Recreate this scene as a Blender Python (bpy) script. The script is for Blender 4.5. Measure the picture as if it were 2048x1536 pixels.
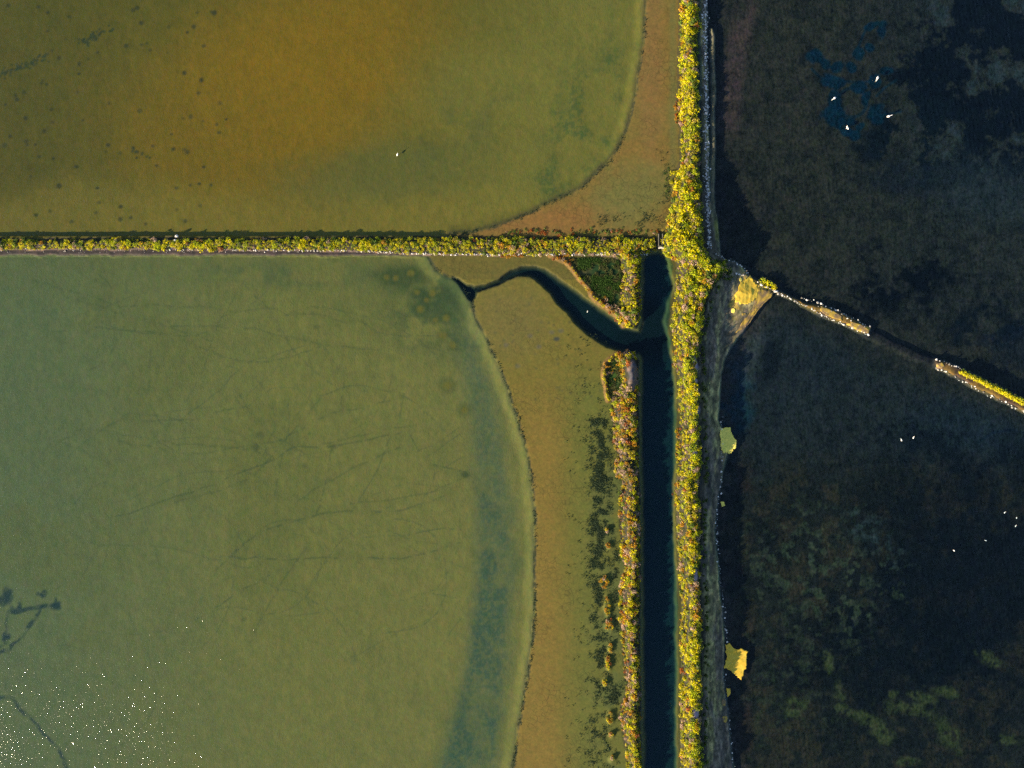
import bpy, bmesh, math, random
import numpy as np

# ------------------------------------------------------------------ scene, camera, light
for o in list(bpy.data.objects):
    bpy.data.objects.remove(o, do_unlink=True)
scene = bpy.context.scene
col = scene.collection
R = math.radians

PX = 0.075           # metres on the ground per photo pixel
CAMH = 102.4         # drone height above the water
cam = bpy.data.cameras.new('camera')
cam.lens = 24.0
cam.sensor_width = 36.0
cam.clip_start = 0.5
cam.clip_end = 6000
camo = bpy.data.objects.new('camera', cam)
camo.location = (0, 0, CAMH)
camo.rotation_euler = (0, 0, 0)
col.objects.link(camo)
scene.camera = camo

SUN_EL = 15.5
SUN_DIR = (-0.85, -0.53)      # towards the sun, on the ground (x right, y up in the picture)
az = math.atan2(SUN_DIR[0], SUN_DIR[1])   # clockwise from +Y

world = bpy.data.worlds.new('World')
scene.world = world
world.use_nodes = True
wn = world.node_tree
wn.nodes.clear()
sky = wn.nodes.new('ShaderNodeTexSky')
sky.sky_type = 'NISHITA'
sky.sun_disc = False
sky.sun_elevation = R(SUN_EL)
sky.sun_rotation = az
sky.altitude = 50
sky.air_density = 1.0
sky.dust_density = 0.6
sky.ozone_density = 2.0
bg = wn.nodes.new('ShaderNodeBackground')
bg.inputs['Strength'].default_value = 0.07
wo = wn.nodes.new('ShaderNodeOutputWorld')
wn.links.new(sky.outputs[0], bg.inputs[0])
wn.links.new(bg.outputs[0], wo.inputs[0])

sun = bpy.data.lights.new('sun', 'SUN')
sun.energy = 5.0
sun.angle = R(0.5)
sun.color = (1.0, 0.83, 0.56)
suno = bpy.data.objects.new('sun', sun)
suno.rotation_euler = (R(90 - SUN_EL), 0, math.atan2(SUN_DIR[0], -SUN_DIR[1]))
col.objects.link(suno)

vs = scene.view_settings
vs.view_transform = 'Standard'
vs.look = 'None'
vs.gamma = 1.0
vs.exposure = 1.8
vs.use_curve_mapping = False
scene.render.film_transparent = False
scene.cycles.max_bounces = 4
scene.cycles.diffuse_bounces = 2
scene.cycles.glossy_bounces = 2
scene.cycles.transmission_bounces = 2
scene.cycles.transparent_max_bounces = 12
scene.cycles.use_denoising = False
scene.cycles.caustics_reflective = False
scene.cycles.caustics_refractive = False

# how a white, level, sunlit sheet comes out (display-linear); used to turn wanted tones into albedo
LIT = np.array([1.95, 1.84, 1.56])

rng = np.random.default_rng(7)
random.seed(7)


# ------------------------------------------------------------------ small helpers
def lin(r, g, b):
    c = np.array([r, g, b], float) / 255.0
    return np.where(c <= 0.04045, c / 12.92, ((c + 0.055) / 1.055) ** 2.4)


def C(r, g, b, k=1.0):
    """albedo of a surface that shows as sRGB (r,g,b) when level and sunlit"""
    return np.clip(lin(r, g, b) / LIT * k, 0.001, 0.9)


def W(px, py, h=0.0):
    """map position (photo-pixel units, origin top left) to metres; h = height of the thing seen there"""
    f = PX * (1 - h / CAMH)
    return ((px - 1024) * f, (768 - py) * f)


def sstep(a, b, x):
    t = np.clip((x - a) / (b - a), 0, 1)
    return t * t * (3 - 2 * t)


def hash2(ix, iy, seed):
    n = (ix.astype(np.int64) * 374761393 + iy.astype(np.int64) * 668265263 + seed * 1442695041) & 0xFFFFFFFF
    n = ((n ^ (n >> 13)) * 1274126177) & 0xFFFFFFFF
    n = (n ^ (n >> 16)) & 0xFFFFFF
    return n / float(0xFFFFFF)


def vnoise(x, y, seed=0):
    ix = np.floor(x); iy = np.floor(y)
    fx = x - ix; fy = y - iy
    fx = fx * fx * fx * (fx * (fx * 6 - 15) + 10); fy = fy * fy * fy * (fy * (fy * 6 - 15) + 10)
    a = hash2(ix, iy, seed); b = hash2(ix + 1, iy, seed)
    c = hash2(ix, iy + 1, seed); d = hash2(ix + 1, iy + 1, seed)
    return (a * (1 - fx) + b * fx) * (1 - fy) + (c * (1 - fx) + d * fx) * fy


def fbm(x, y, scale, seed=0, octv=4, gain=0.5):
    """0..1, scale = largest feature in photo-pixel units"""
    s = np.zeros_like(x, float); a = 1.0; t = 0.0; f = 1.0 / scale
    ca, sa = math.cos(0.6), math.sin(0.6)
    for k in range(octv):
        s += a * vnoise(x * f + 17.3 * k, y * f - 9.1 * k, seed + 31 * k)
        x, y = x * ca - y * sa, x * sa + y * ca
        t += a; a *= gain; f *= 2.03
    return s / t


def seg_dist(X, Y, pts, closed=False, taper=None):
    """distance to a polyline (photo-pixel units)"""
    d2 = np.full(X.shape, 1e12)
    P = list(pts)
    if closed: P = P + [P[0]]
    for (x0, y0), (x1, y1) in zip(P[:-1], P[1:]):
        dx, dy = x1 - x0, y1 - y0
        L = dx * dx + dy * dy + 1e-9
        t = np.clip(((X - x0) * dx + (Y - y0) * dy) / L, 0, 1)
        d2 = np.minimum(d2, (X - x0 - t * dx) ** 2 + (Y - y0 - t * dy) ** 2)
    return np.sqrt(d2)


def inside(X, Y, poly):
    r = np.zeros(X.shape, bool)
    n = len(poly)
    for i in range(n):
        x0, y0 = poly[i]; x1, y1 = poly[(i + 1) % n]
        if y0 == y1: continue
        c = ((y0 > Y) != (y1 > Y)) & (X < (x1 - x0) * (Y - y0) / (y1 - y0) + x0)
        r ^= c
    return r


def sdf(X, Y, poly, margin=60.0):
    """signed distance, positive inside (photo-pixel units); -margin far away"""
    out = np.full(X.shape, -margin)
    p = np.array(poly)
    sel = (X > p[:, 0].min() - margin) & (X < p[:, 0].max() + margin) & (Y > p[:, 1].min() - margin) & (Y < p[:, 1].max() + margin)
    xs, ys = X[sel], Y[sel]
    d = seg_dist(xs, ys, poly, True)
    ins = inside(xs, ys, poly)
    out[sel] = np.where(ins, d, -np.minimum(d, margin))
    return out


def pdist(X, Y, pts, margin=80.0):
    out = np.full(X.shape, margin)
    p = np.array(pts)
    sel = (X > p[:, 0].min() - margin) & (X < p[:, 0].max() + margin) & (Y > p[:, 1].min() - margin) & (Y < p[:, 1].max() + margin)
    out[sel] = np.minimum(seg_dist(X[sel], Y[sel], pts), margin)
    return out


def ell(X, Y, cx, cy, rx, ry, ang=0.0):
    """<1 inside the ellipse"""
    c, s = math.cos(ang), math.sin(ang)
    u = ((X - cx) * c + (Y - cy) * s) / rx
    v = (-(X - cx) * s + (Y - cy) * c) / ry
    return np.sqrt(u * u + v * v)


def lower(poly, h):
    """outline seen at height h -> the same outline on the map"""
    f = 1 - h / CAMH
    return [((x - 1024) * f + 1024, (y - 768) * f + 768) for x, y in poly]


def lower2(poly, xm, hl, hr):
    """the same with the near foot (left of xm) at height hl and the far shoulder at height hr"""
    return [lower([q], hl if q[0] < xm else hr)[0] for q in poly]


def tag(o, label=None, cat=None, group=None, kind=None):
    if label: o['label'] = label
    if cat: o['category'] = cat
    if group: o['group'] = group
    if kind: o['kind'] = kind
    return o


def mesh_np(name, V, F, mat, colr=None, smooth=True):
    """mesh from numpy arrays; F is (n,3) or (n,4)"""
    me = bpy.data.meshes.new(name)
    V = np.asarray(V, np.float32); F = np.asarray(F, np.int32)
    k = F.shape[1]
    me.vertices.add(len(V)); me.vertices.foreach_set('co', V.ravel())
    me.loops.add(F.size); me.loops.foreach_set('vertex_index', F.ravel())
    me.polygons.add(len(F))
    me.polygons.foreach_set('loop_start', np.arange(0, F.size, k, dtype=np.int32))
    try:
        me.polygons.foreach_set('loop_total', np.full(len(F), k, np.int32))
    except Exception:
        pass
    if smooth:
        me.polygons.foreach_set('use_smooth', np.ones(len(F), bool))
    if colr is not None:
        a = me.attributes.new('tone', 'FLOAT_COLOR', 'POINT')
        c4 = np.ones((len(V), 4), np.float32); c4[:, :3] = colr
        a.data.foreach_set('color', c4.ravel())
    me.update(calc_edges=True)
    if mat: me.materials.append(mat)
    return me


def add(name, me, parent=None, loc=(0, 0, 0)):
    o = bpy.data.objects.new(name, me)
    o.location = loc
    col.objects.link(o)
    if parent: o.parent = parent
    return o


# ------------------------------------------------------------------ materials (all procedural)
def nmat(name):
    m = bpy.data.materials.new(name); m.use_nodes = True
    nt = m.node_tree; nt.nodes.clear()
    out = nt.nodes.new('ShaderNodeOutputMaterial')
    return m, nt, out


def NN(nt, t, **kw):
    n = nt.nodes.new(t)
    for k, v in kw.items():
        if k in n.inputs: n.inputs[k].default_value = v
        else: setattr(n, k, v)
    return n


def math_n(nt, op, a, b=None):
    n = nt.nodes.new('ShaderNodeMath'); n.operation = op
    for i, v in enumerate((a, b)):
        if v is None: continue
        if isinstance(v, (int, float)): n.inputs[i].default_value = v
        else: nt.links.new(v, n.inputs[i])
    return n.outputs[0]


def ground_mat(name, grain=0.35, grain_scale=3.0, hue=0.25, rough=0.85, bump=0.02, cracks=0.0, stretch=(1, 1, 1), spec=0.25):
    m, nt, out = nmat(name)
    att = NN(nt, 'ShaderNodeAttribute', attribute_name='tone')
    geo = NN(nt, 'ShaderNodeNewGeometry')
    mp = NN(nt, 'ShaderNodeMapping'); mp.inputs['Scale'].default_value = stretch
    nt.links.new(geo.outputs['Position'], mp.inputs['Vector'])
    n1 = NN(nt, 'ShaderNodeTexNoise', Scale=grain_scale, Detail=2.5, Roughness=0.75)
    n2 = NN(nt, 'ShaderNodeTexNoise', Scale=grain_scale * 0.42, Detail=1.5, Roughness=0.6)
    nt.links.new(mp.outputs[0], n1.inputs['Vector']); nt.links.new(mp.outputs[0], n2.inputs['Vector'])
    # brightness grain: 1 + grain * (noise - .5) * k
    f1 = math_n(nt, 'MULTIPLY', math_n(nt, 'SUBTRACT', n1.outputs['Fac'], 0.5), grain * 2.6)
    f2 = math_n(nt, 'MULTIPLY', math_n(nt, 'SUBTRACT', n2.outputs['Fac'], 0.5), grain * 1.3)
    f = math_n(nt, 'ADD', math_n(nt, 'ADD', f1, f2), 1.0)
    f = math_n(nt, 'MAXIMUM', f, 0.15)
    vm = NN(nt, 'ShaderNodeVectorMath', operation='SCALE')
    nt.links.new(att.outputs['Color'], vm.inputs[0]); nt.links.new(f, vm.inputs['Scale'])
    # hue grain: per channel jitter from the noise colour
    hj = NN(nt, 'ShaderNodeVectorMath', operation='MULTIPLY_ADD')
    nt.links.new(n1.outputs['Color'], hj.inputs[0])
    hj.inputs[1].default_value = (hue * 2, hue * 2, hue * 2)
    hj.inputs[2].default_value = (1 - hue, 1 - hue, 1 - hue)
    mul = NN(nt, 'ShaderNodeVectorMath', operation='MULTIPLY')
    nt.links.new(vm.outputs[0], mul.inputs[0]); nt.links.new(hj.outputs[0], mul.inputs[1])
    hk = NN(nt, 'ShaderNodeVectorMath', operation='MULTIPLY_ADD')
    nt.links.new(n2.outputs['Color'], hk.inputs[0])
    hk.inputs[1].default_value = (hue * 1.6, hue * 1.2, hue * 2.2)
    hk.inputs[2].default_value = (1 - hue * .8, 1 - hue * .6, 1 - hue * 1.1)
    mul2 = NN(nt, 'ShaderNodeVectorMath', operation='MULTIPLY')
    nt.links.new(mul.outputs[0], mul2.inputs[0]); nt.links.new(hk.outputs[0], mul2.inputs[1])
    colour = mul2.outputs[0]
    height = n1.outputs['Fac']
    if cracks > 0:
        wv = NN(nt, 'ShaderNodeTexNoise', Scale=1.2, Detail=2.0)
        nt.links.new(geo.outputs['Position'], wv.inputs['Vector'])
        dv = NN(nt, 'ShaderNodeVectorMath', operation='MULTIPLY_ADD')
        nt.links.new(wv.outputs['Color'], dv.inputs[0]); dv.inputs[1].default_value = (0.5, 0.5, 0.0)
        nt.links.new(geo.outputs['Position'], dv.inputs[2])
        vo = NN(nt, 'ShaderNodeTexVoronoi', feature='DISTANCE_TO_EDGE', Scale=1.25)
        nt.links.new(dv.outputs[0], vo.inputs['Vector'])
        cr = NN(nt, 'ShaderNodeMapRange', interpolation_type='SMOOTHSTEP')
        cr.inputs['From Min'].default_value = 0.0; cr.inputs['From Max'].default_value = 0.06
        cr.inputs['To Min'].default_value = 1.0; cr.inputs['To Max'].default_value = 0.0
        nt.links.new(vo.outputs['Distance'], cr.inputs['Value'])
        fd = NN(nt, 'ShaderNodeTexNoise', Scale=0.16, Detail=2.0)
        nt.links.new(geo.outputs['Position'], fd.inputs['Vector'])
        fr = NN(nt, 'ShaderNodeMapRange', interpolation_type='SMOOTHSTEP')
        fr.inputs['From Min'].default_value = 0.42; fr.inputs['From Max'].default_value = 0.62
        nt.links.new(fd.outputs['Fac'], fr.inputs['Value'])
        cm = math_n(nt, 'MULTIPLY', math_n(nt, 'MULTIPLY', cr.outputs[0], fr.outputs[0]), cracks)
        mx = NN(nt, 'ShaderNodeVectorMath', operation='SCALE')
        nt.links.new(colour, mx.inputs[0]); nt.links.new(math_n(nt, 'SUBTRACT', 1.0, cm), mx.inputs['Scale'])
        colour = mx.outputs[0]
        height = math_n(nt, 'SUBTRACT', height, math_n(nt, 'MULTIPLY', cm, 1.5))
    if bump > 0:
        bs = NN(nt, 'ShaderNodeBsdfPrincipled', Roughness=rough)
        bs.inputs['Specular IOR Level'].default_value = spec
        bp = NN(nt, 'ShaderNodeBump', Strength=0.6, Distance=bump)
        nt.links.new(height, bp.inputs['Height'])
        nt.links.new(bp.outputs[0], bs.inputs['Normal'])
        nt.links.new(colour, bs.inputs['Base Color'])
    else:
        bs = NN(nt, 'ShaderNodeBsdfDiffuse')
        nt.links.new(colour, bs.inputs['Color'])
    nt.links.new(bs.outputs[0], out.inputs['Surface'])
    return m


def water_mat(name, tint, slope=0.05, scale=2.0, rough=0.11, wave=0.0):
    m, nt, out = nmat(name)
    geo = NN(nt, 'ShaderNodeNewGeometry')
    mp = NN(nt, 'ShaderNodeMapping')
    mp.inputs['Rotation'].default_value = (0, 0, R(-17))
    mp.inputs['Scale'].default_value = (1.0, 0.5, 1.0)
    nt.links.new(geo.outputs['Position'], mp.inputs['Vector'])
    n1 = NN(nt, 'ShaderNodeTexNoise', Scale=scale, Detail=2.0, Roughness=0.6, Distortion=0.25)
    n2 = NN(nt, 'ShaderNodeTexNoise', Scale=0.05, Detail=1.0)
    nt.links.new(mp.outputs[0], n1.inputs['Vector']); nt.links.new(geo.outputs['Position'], n2.inputs['Vector'])
    h = n1.outputs['Fac']
    if wave > 0:
        wv = NN(nt, 'ShaderNodeTexWave', Scale=0.5, Distortion=5.0, Detail=1.0)
        wv.inputs['Detail Scale'].default_value = 0.8
        nt.links.new(mp.outputs[0], wv.inputs['Vector'])
        h = math_n(nt, 'ADD', h, math_n(nt, 'MULTIPLY', wv.outputs['Fac'], wave))
    h = math_n(nt, 'MULTIPLY', h, math_n(nt, 'ADD', n2.outputs['Fac'], 0.5))
    bp = NN(nt, 'ShaderNodeBump', Strength=1.0, Distance=slope)
    nt.links.new(h, bp.inputs['Height'])
    dt = NN(nt, 'ShaderNodeVectorMath', operation='DOT_PRODUCT')
    nt.links.new(bp.outputs[0], dt.inputs[0]); nt.links.new(geo.outputs['Incoming'], dt.inputs[1])
    co = math_n(nt, 'MINIMUM', math_n(nt, 'ABSOLUTE', dt.outputs['Value']), 1.0)
    fr5 = math_n(nt, 'POWER', math_n(nt, 'SUBTRACT', 1.0, co), 5.0)
    frv = math_n(nt, 'ADD', math_n(nt, 'MULTIPLY', fr5, 0.98), 0.02)
    tr = NN(nt, 'ShaderNodeBsdfTransparent'); tr.inputs['Color'].default_value = (*tint, 1)
    gl = NN(nt, 'ShaderNodeBsdfAnisotropic', Roughness=rough)
    gl.inputs['Color'].default_value = (1, 1, 1, 1)
    nt.links.new(bp.outputs[0], gl.inputs['Normal'])
    mx = NN(nt, 'ShaderNodeMixShader')
    nt.links.new(frv, mx.inputs[0]); nt.links.new(tr.outputs[0], mx.inputs[1]); nt.links.new(gl.outputs[0], mx.inputs[2])
    nt.links.new(mx.outputs[0], out.inputs['Surface'])
    return m


def leaf_mat(name, trans=0.46):
    m, nt, out = nmat(name)
    att = NN(nt, 'ShaderNodeAttribute', attribute_name='tone')
    d = NN(nt, 'ShaderNodeBsdfPrincipled', Roughness=0.7)
    d.inputs['Specular IOR Level'].default_value = 0.15
    t = NN(nt, 'ShaderNodeBsdfTranslucent')
    nt.links.new(att.outputs['Color'], d.inputs['Base Color']); nt.links.new(att.outputs['Color'], t.inputs['Color'])
    mx = NN(nt, 'ShaderNodeMixShader'); mx.inputs[0].default_value = trans
    nt.links.new(d.outputs[0], mx.inputs[1]); nt.links.new(t.outputs[0], mx.inputs[2])
    nt.links.new(mx.outputs[0], out.inputs['Surface'])
    return m


def plain_mat(name, c, var=0.2, scale=6.0, rough=0.8, bump=0.01):
    m, nt, out = nmat(name)
    geo = NN(nt, 'ShaderNodeNewGeometry')
    n = NN(nt, 'ShaderNodeTexNoise', Scale=scale, Detail=4.0, Roughness=0.65)
    nt.links.new(geo.outputs['Position'], n.inputs['Vector'])
    f = math_n(nt, 'ADD', math_n(nt, 'MULTIPLY', math_n(nt, 'SUBTRACT', n.outputs['Fac'], 0.5), var * 3), 1.0)
    v = NN(nt, 'ShaderNodeVectorMath', operation='SCALE'); v.inputs[0].default_value = c
    nt.links.new(f, v.inputs['Scale'])
    bs = NN(nt, 'ShaderNodeBsdfPrincipled', Roughness=rough); bs.inputs['Specular IOR Level'].default_value = 0.2
    bp = NN(nt, 'ShaderNodeBump', Strength=0.5, Distance=bump)
    nt.links.new(n.outputs['Fac'], bp.inputs['Height']); nt.links.new(bp.outputs[0], bs.inputs['Normal'])
    nt.links.new(v.outputs[0], bs.inputs['Base Color'])
    nt.links.new(bs.outputs[0], out.inputs['Surface'])
    return m


M_BEDW = ground_mat('pond_silt', grain=0.15, grain_scale=2.6, hue=0.17, stretch=(1, 0.55, 1), bump=0)
M_BEDE = ground_mat('algae_turf', grain=1.05, grain_scale=2.4, hue=0.30, stretch=(1, 0.7, 1), bump=0)
M_FLAT = ground_mat('cracked_mud', grain=0.24, grain_scale=2.6, hue=0.15, cracks=0.34, bump=0.02)
M_SOIL = ground_mat('dike_soil', grain=0.6, grain_scale=3.5, hue=0.2, bump=0.05)
M_BANK = ground_mat('shore_silt', grain=0.9, grain_scale=2.4, hue=0.2, bump=0.04, stretch=(1, 0.5, 1))
M_LEAF = leaf_mat('shrub_leaves')
M_WATW = water_mat('pond_water', (0.95, 0.97, 0.93), slope=0.045, scale=6.6, rough=0.065)
M_WATE = water_mat('dark_pond_water', (0.80, 0.92, 0.97), slope=0.07, scale=1.9, wave=0.14)
M_STONE = plain_mat('pale_limestone', (0.55, 0.52, 0.50), 0.25, 5.0)
M_STONE2 = plain_mat('grey_stone', (0.30, 0.28, 0.26), 0.25, 5.0)
M_STONE3 = plain_mat('dark_wet_stone', (0.12, 0.11, 0.10), 0.25, 5.0)
M_MAT = ground_mat('dried_algae', grain=0.22, grain_scale=3.0, hue=0.10, bump=0.02)
M_FEATHER = plain_mat('white_feather', (0.85, 0.83, 0.82), 0.05, 9.0)
M_PINK = plain_mat('pink_feather', (0.75, 0.36, 0.33), 0.1, 9.0)
M_BILL = plain_mat('horn_bill', (0.45, 0.24, 0.08), 0.1, 9.0)
M_CONC = plain_mat('weathered_concrete', (0.10, 0.095, 0.085), 0.2, 4.0)
M_WOOD = plain_mat('bleached_board', (0.60, 0.55, 0.47), 0.2, 8.0)

# ------------------------------------------------------------------ outlines on the map (photo-pixel units)
MAIN_DIKE = [(1364, -90), (1363, 0), (1362, 100), (1361, 180), (1359, 215), (1363, 250), (1364, 330), (1352, 350), (1350, 378),
             (1344, 410), (1336, 450), (1328, 470), (1325, 490), (1330, 506), (1346, 511), (1357, 528), (1355, 555), (1350, 600),
             (1347, 640), (1346, 665), (1352, 683), (1350, 712), (1352, 735), (1359, 750), (1357, 802), (1362, 826), (1360, 860),
             (1360, 924), (1353, 965), (1356, 1022), (1357, 1060), (1360, 1145), (1365, 1208), (1362, 1270), (1363, 1335), (1362, 1410), (1364, 1530), (1364, 1640),
             (1412, 1640), (1411, 1515), (1406, 1455), (1411, 1398), (1407, 1319), (1411, 1240), (1405, 1140), (1408, 1060), (1409, 1022),
             (1404, 990), (1409, 924), (1407, 887), (1403, 826), (1405, 778), (1400, 740), (1402, 692), (1410, 676), (1414, 624), (1419, 606),
             (1424, 588), (1438, 566), (1450, 548), (1466, 541), (1469, 536), (1456, 526), (1434, 517), (1421, 504), (1416, 490), (1411, 429), (1409, 380),
             (1409, 300), (1408, 250), (1405, 200), (1404, 100), (1403, 0), (1403, -90)]
WEST_DIKE = [(-90, 476), (0, 476), (250, 475), (500, 474), (700, 473), (860, 472), (1000, 471), (1100, 471), (1200, 471), (1260, 471), (1312, 472),
             (1317, 484), (1316, 498), (1296, 503), (1284, 510), (1245, 516), (1225, 510), (1180, 508), (1100, 509), (1000, 509), (860, 506), (700, 500), (500, 498), (250, 497), (0, 497), (-90, 497)]
CH_DIKE_N = [(1240, 500), (1241, 524), (1248, 551), (1242, 575), (1240, 590), (1245, 612), (1229, 621), (1238, 644), (1258, 656), (1276, 653), (1285, 630), (1284, 575), (1285, 527), (1284, 500)]
CH_DIKE_S = [(1228, 712), (1238, 705), (1249, 702), (1271, 706), (1280, 717), (1282, 778), (1281, 900), (1283, 997), (1284, 1055), (1285, 1170), (1284, 1300), (1285, 1400), (1287, 1530), (1287, 1640),
             (1252, 1640), (1254, 1536), (1252, 1493), (1243, 1455), (1238, 1430), (1252, 1390), (1252, 1366), (1246, 1310), (1244, 1271), (1240, 1221), (1242, 1170), (1249, 1145), (1246, 1097), (1240, 1055),
             (1238, 1022), (1239, 992), (1246, 973), (1242, 958), (1231, 948), (1227, 938), (1233, 920), (1236, 908), (1229, 892), (1226, 875), (1229, 851), (1223, 826), (1224, 803), (1240, 790), (1244, 770), (1241, 740), (1236, 725)]
ARC_BERM = [(1236, 706), (1222, 717), (1211, 726), (1207, 740), (1208, 758), (1213, 775), (1216, 800)]
DIAG_BERM = [(1100, 511), (1130, 524), (1139, 532), (1148, 543), (1161, 561), (1177, 579), (1189, 596), (1204, 608), (1218, 617), (1234, 630), (1250, 650)]
NW_SHORE = [(1293, -90), (1292, 0), (1290, 44), (1288, 90), (1276, 156), (1268, 207), (1259, 244), (1239, 293), (1220, 322), (1190, 351), (1166, 375),
            (1132, 392), (1093, 409), (1054, 430), (1034, 438), (1010, 447), (981, 457), (940, 466), (900, 470)]
NW_FLAT = NW_SHORE + [(900, 490), (1340, 490), (1380, 490), (1380, -90)]
SW_SHORE = [(852, 508), (862, 524), (873, 538), (890, 549), (911, 557), (925, 575), (943, 600), (947, 616), (957, 646), (969, 670), (985, 702), (997, 726), (1008, 757), (1015, 778),
            (1025, 803), (1040, 846), (1054, 898), (1064, 955), (1069, 1020), (1072, 1090), (1071, 1150), (1069, 1240), (1063, 1310), (1053, 1370), (1043, 1420), (1034, 1480), (1025, 1540), (1010, 1640)]
SW_FLAT = SW_SHORE + [(1270, 1640), (1270, 700), (1258, 650), (1258, 500), (852, 500)]
CREEK = [(908, 556), (920, 560), (935, 571), (950, 574), (972, 570), (995, 561), (1012, 549), (1026, 539), (1044, 534), (1066, 535), (1088, 539), (1105, 550), (1137, 573), (1166, 595), (1200, 617), (1227, 637), (1252, 657), (1292, 664),
         (1292, 708), (1252, 703), (1215, 694), (1190, 677), (1166, 660), (1137, 626), (1115, 606), (1103, 586), (1088, 569), (1064, 553), (1046, 549), (1030, 551), (1012, 562), (992, 571), (970, 578), (955, 584), (950, 596), (944, 600), (934, 590), (922, 572)]
CHANNEL = [(1284, 520), (1292, 508), (1320, 503), (1336, 512), (1352, 528), (1350, 600), (1349, 700), (1354, 800), (1356, 1000), (1358, 1200), (1362, 1400), (1364, 1640),
           (1287, 1640), (1286, 1400), (1284, 1100), (1282, 900), (1281, 720), (1278, 700), (1279, 660), (1284, 640)]
EAST_BANK = [(1398, -90), (1416, -90), (1417, 0), (1416, 60), (1418, 200), (1420, 330), (1424, 400), (1430, 440), (1440, 505), (1447, 516), (1470, 520), (1484, 532), (1498, 548), (1520, 562), (1547, 584), (1519, 621), (1501, 646), (1475, 678), (1456, 712),
             (1446, 745), (1442, 800), (1440, 840), (1448, 870), (1457, 905), (1448, 944), (1442, 980), (1434, 1022), (1432, 1080), (1442, 1177), (1450, 1240), (1452, 1284), (1450, 1350), (1457, 1420), (1461, 1461), (1469, 1536), (1472, 1640), (1390, 1640), (1390, 600), (1400, 300)]
EAST_RIDGE = [(1424, 60), (1428, 150), (1427, 260), (1425, 330), (1427, 400), (1430, 440), (1434, 480), (1438, 503)]
STONE_DIKE_A = [(1490, 546), (1502, 553), (1550, 578), (1590, 598), (1622, 608), (1655, 613), (1690, 630), (1718, 643), (1741, 656), (1740, 668), (1728, 668), (1695, 653), (1655, 637), (1628, 622), (1588, 602), (1548, 584), (1500, 562)]
STONE_DIKE_B = [(1868, 716), (1892, 723), (1925, 737), (1980, 765), (2060, 806), (2130, 842), (2125, 862), (2046, 823), (2003, 802), (1971, 788), (1928, 764), (1901, 750), (1880, 738), (1868, 730)]
SUNKEN = [(1735, 664), (1780, 685), (1830, 709), (1872, 726)]
TRI_GRASS = [(1140, 518), (1200, 516), (1235, 522), (1242, 550), (1238, 590), (1240, 612), (1222, 612), (1190, 585), (1165, 560), (1150, 535)]
ARC_GRASS = [(1214, 730), (1226, 720), (1240, 735), (1244, 765), (1238, 785), (1222, 790), (1213, 765)]

# ------------------------------------------------------------------ terrain sheet
STEP = 0.17
xs = np.arange(-85, 85.01, STEP); ys = np.arange(-65, 65.01, STEP)
NX, NY = len(xs), len(ys)
GX, GY = np.meshgrid(xs, ys)
U = GX / PX + 1024.0            # map position in photo-pixel units
V = 768.0 - GY / PX
wob = 7.0
UW = U + (fbm(U, V, 26, 11, 4) - 0.5) * wob
VW = V + (fbm(U, V, 26, 12, 4) - 0.5) * wob

H_MAIN, H_CHS, H_CHN, H_WEST = 1.85, 1.15, 1.05, 0.38
d_main = sdf(UW, VW, lower2(MAIN_DIKE, 1384, 0.3, 1.7))
d_west = sdf(UW, VW, lower(WEST_DIKE, 0.7))
d_chn = sdf(UW, VW, lower2(CH_DIKE_N, 1262, 0.3, 1.2))
d_chs = sdf(UW, VW, lower2(CH_DIKE_S, 1262, 0.3, 1.2))
d_arc = pdist(UW, VW, ARC_BERM); d_diag = pdist(UW, VW, DIAG_BERM)
d_nwf = sdf(UW, VW, NW_FLAT); d_swf = sdf(UW, VW, SW_FLAT)
d_creek = sdf(UW, VW, CREEK); d_chan = sdf(UW, VW, CHANNEL)
d_bank = sdf(UW, VW, EAST_BANK); d_ridge = pdist(UW, VW, EAST_RIDGE)
d_sa = sdf(UW, VW, STONE_DIKE_A); d_sb = sdf(UW, VW, STONE_DIKE_B); d_sunk = pdist(UW, VW, SUNKEN)
d_tri = sdf(UW, VW, TRI_GRASS); d_arcg = sdf(UW, VW, ARC_GRASS)
main_line = np.interp(V, [-100, 0, 500, 600, 1640], [1383, 1383, 1375, 1380, 1386])
east = U > main_line
north = V < 488

n_a = fbm(U, V, 60, 21, 5); n_b = fbm(U, V, 180, 22, 5); n_c = fbm(U, V, 14, 23, 3); n_d = fbm(U, V, 420, 24, 5)

# heights
Z = np.where(east, -0.42, -0.26) + (n_a - 0.5) * 0.10
flat_n = sstep(-26, 6, d_nwf); flat_s = sstep(-26, 6, d_swf)
flat = np.where(east, 0, np.where(north, flat_n, flat_s))
Z = Z * (1 - flat) + (0.055 + (n_a - 0.5) * 0.05 + (n_c - 0.5) * 0.02) * flat
# shelf along the right side of the channel
carve = np.maximum(sstep(-4, 7, d_creek), sstep(-4, 10, d_chan))
carve = np.where(east & (d_chan < -8), 0, carve)
Z = Z * (1 - carve) + (-0.75) * carve
shelf_edge = np.interp(V, [500, 545, 570, 600, 640, 690, 720, 760, 900, 1640], [1330, 1340, 1352, 1335, 1326, 1338, 1344, 1347, 1347, 1352])
shelf = sstep(-4, 5, UW - shelf_edge) * (~east | (d_chan > -10)) * sstep(500, 512, V)
shelf = np.where((U > 1300) & (U < 1400), shelf, 0)
Z = Z * (1 - shelf) + (-0.10 + 0.012 * (U - shelf_edge) * 0.6) * shelf
bank = sstep(-2, 5, d_bank)
bank_in = np.clip(d_bank, 0, 40) / 40
Z = np.where(east, Z * (1 - bank) + (0.05 + 0.45 * bank_in ** 1.3 + (n_c - 0.5) * 0.10 + (fbm(U * 2.0, V * 0.35, 12, 25, 3) - .5) * 0.10 * sstep(0, .3, bank_in)) * bank, Z)
rid = 1 - sstep(2, 7, d_ridge + (n_c - 0.5) * 3)
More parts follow.
